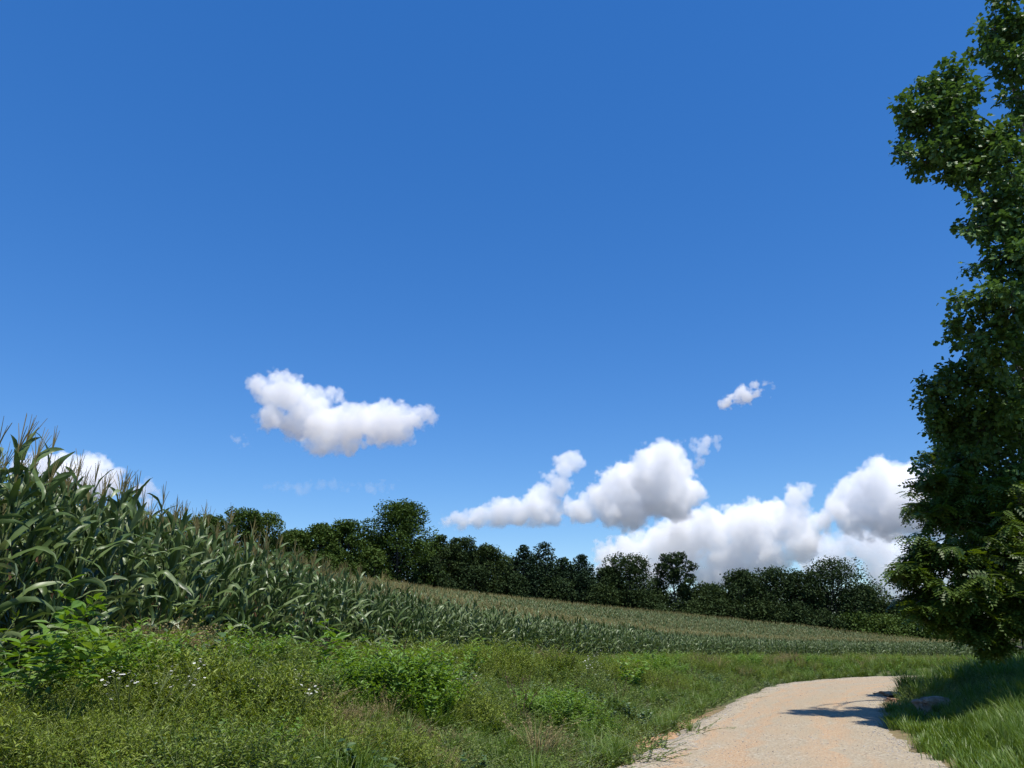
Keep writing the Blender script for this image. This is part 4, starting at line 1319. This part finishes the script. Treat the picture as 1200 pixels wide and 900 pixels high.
    l.new([q for q in na.outputs if q.enabled and q.name == 'Attribute'][0], [q for q in si.inputs if q.enabled and q.name == 'Value'][0])
    l.new(idx, si.inputs['Index'])
    l.new([q for q in si.outputs if q.enabled][0], vc.inputs['Density'])
    sm = nn.new('GeometryNodeSetMaterial'); sm.inputs['Material'].default_value = mat
    l.new(vc.outputs[0], sm.inputs[0]); l.new(sm.outputs[0], go.inputs[0])
    md = o.modifiers.new('body', 'NODES'); md.node_group = ng
    print('cloud', n, N_)
    return tag(o, label, 'cloud')


cloud(3600, [(305, 452, 14), (318, 460, 20), (338, 462, 26), (362, 478, 26), (345, 495, 22), (318, 488, 18), (388, 462, 6), (396, 468, 5), (385, 505, 26), (415, 503, 28), (445, 497, 28), (470, 500, 24), (492, 490, 16), (503, 487, 10), (410, 520, 20), (378, 520, 18)], 'white cloud floating high and alone at left of the sky', 1, base=541, dens=.055)
cloud(6500, [(522, 614, 9), (540, 611, 13), (562, 606, 17), (584, 604, 19), (606, 602, 18), (628, 600, 19), (640, 586, 19), (652, 570, 17), (660, 554, 14), (666, 542, 15), (648, 604, 14)], 'long white cloud rising to a small knob over the pines', 2, base=625, wisp=.8)
cloud(6200, [(684, 596, 20), (708, 584, 25), (735, 572, 32), (765, 560, 34), (788, 566, 28), (782, 590, 30), (745, 594, 28), (804, 570, 12), (775, 540, 16), (716, 602, 16)], 'big white heap cloud above the middle woods', 3, base=622)
cloud(7000, [(712, 654, 18), (740, 645, 22), (770, 640, 24), (798, 630, 28), (832, 624, 30), (866, 622, 30), (900, 616, 28), (926, 612, 20), (932, 584, 15), (850, 655, 26), (800, 660, 26), (896, 650, 28), (935, 635, 24), (770, 670, 24), (830, 676, 22), (745, 662, 22), (715, 672, 18), (865, 672, 26), (800, 645, 26)], 'wide white cloud bank low behind the gappy tree', 4)
cloud(7000, [(962, 612, 14), (985, 598, 20), (1010, 588, 28), (1032, 570, 28), (1062, 580, 34), (1092, 588, 30), (1115, 574, 26), (1040, 610, 26), (1080, 615, 26), (1128, 600, 30), (1000, 612, 20), (1105, 622, 28), (1060, 622, 24)], 'tall white cloud next to the big roadside trees', 5, base=642)
cloud(9000, [(970, 645, 20), (1000, 640, 20), (1030, 648, 24), (1062, 655, 24), (1035, 675, 22), (1075, 690, 24), (1105, 665, 26), (960, 665, 18), (1052, 700, 20), (990, 665, 16)], 'low bluish cloud below the tall white cloud at right', 6, dens=.05)
cloud(3600, [(852, 474, 8), (864, 470, 10), (874, 467, 11), (886, 461, 9), (894, 455, 6)], 'single small cloud high right of centre in the sky', 7, vox=1.0, dens=.10)
cloud(3000, [(40, 556, 14), (58, 556, 18), (80, 554, 18), (104, 552, 20), (122, 562, 16), (90, 568, 18), (112, 570, 16)], 'bright white cloud peeking over the corn at far left', 8)
cloud(3600, [(168, 578, 10), (176, 590, 10), (182, 600, 8)], 'faint cloud puff over the corn right of the far left cloud', 9, vox=1.0, dens=.04)
cloud(3600, [(279, 517, 8), (284, 519, 6)], 'tiny wisp of cloud left below the lone floating cloud', 10, vox=.9, dens=.035)
cloud(6200, [(822, 524, 7), (829, 520, 6), (841, 520, 6), (818, 542, 6)], 'tiny torn wisp right above the big heap cloud', 11, vox=.9, dens=.05)
cloud(8000, [(320 + 14 * i_, 571 + 3 * math.sin(i_ * .9), 4.5) for i_ in range(11)], 'faint thin streak of cloud low over the left woods', 12, vox=1.0, dens=.012, wisp=1.6)

print('objects', len(S.objects))
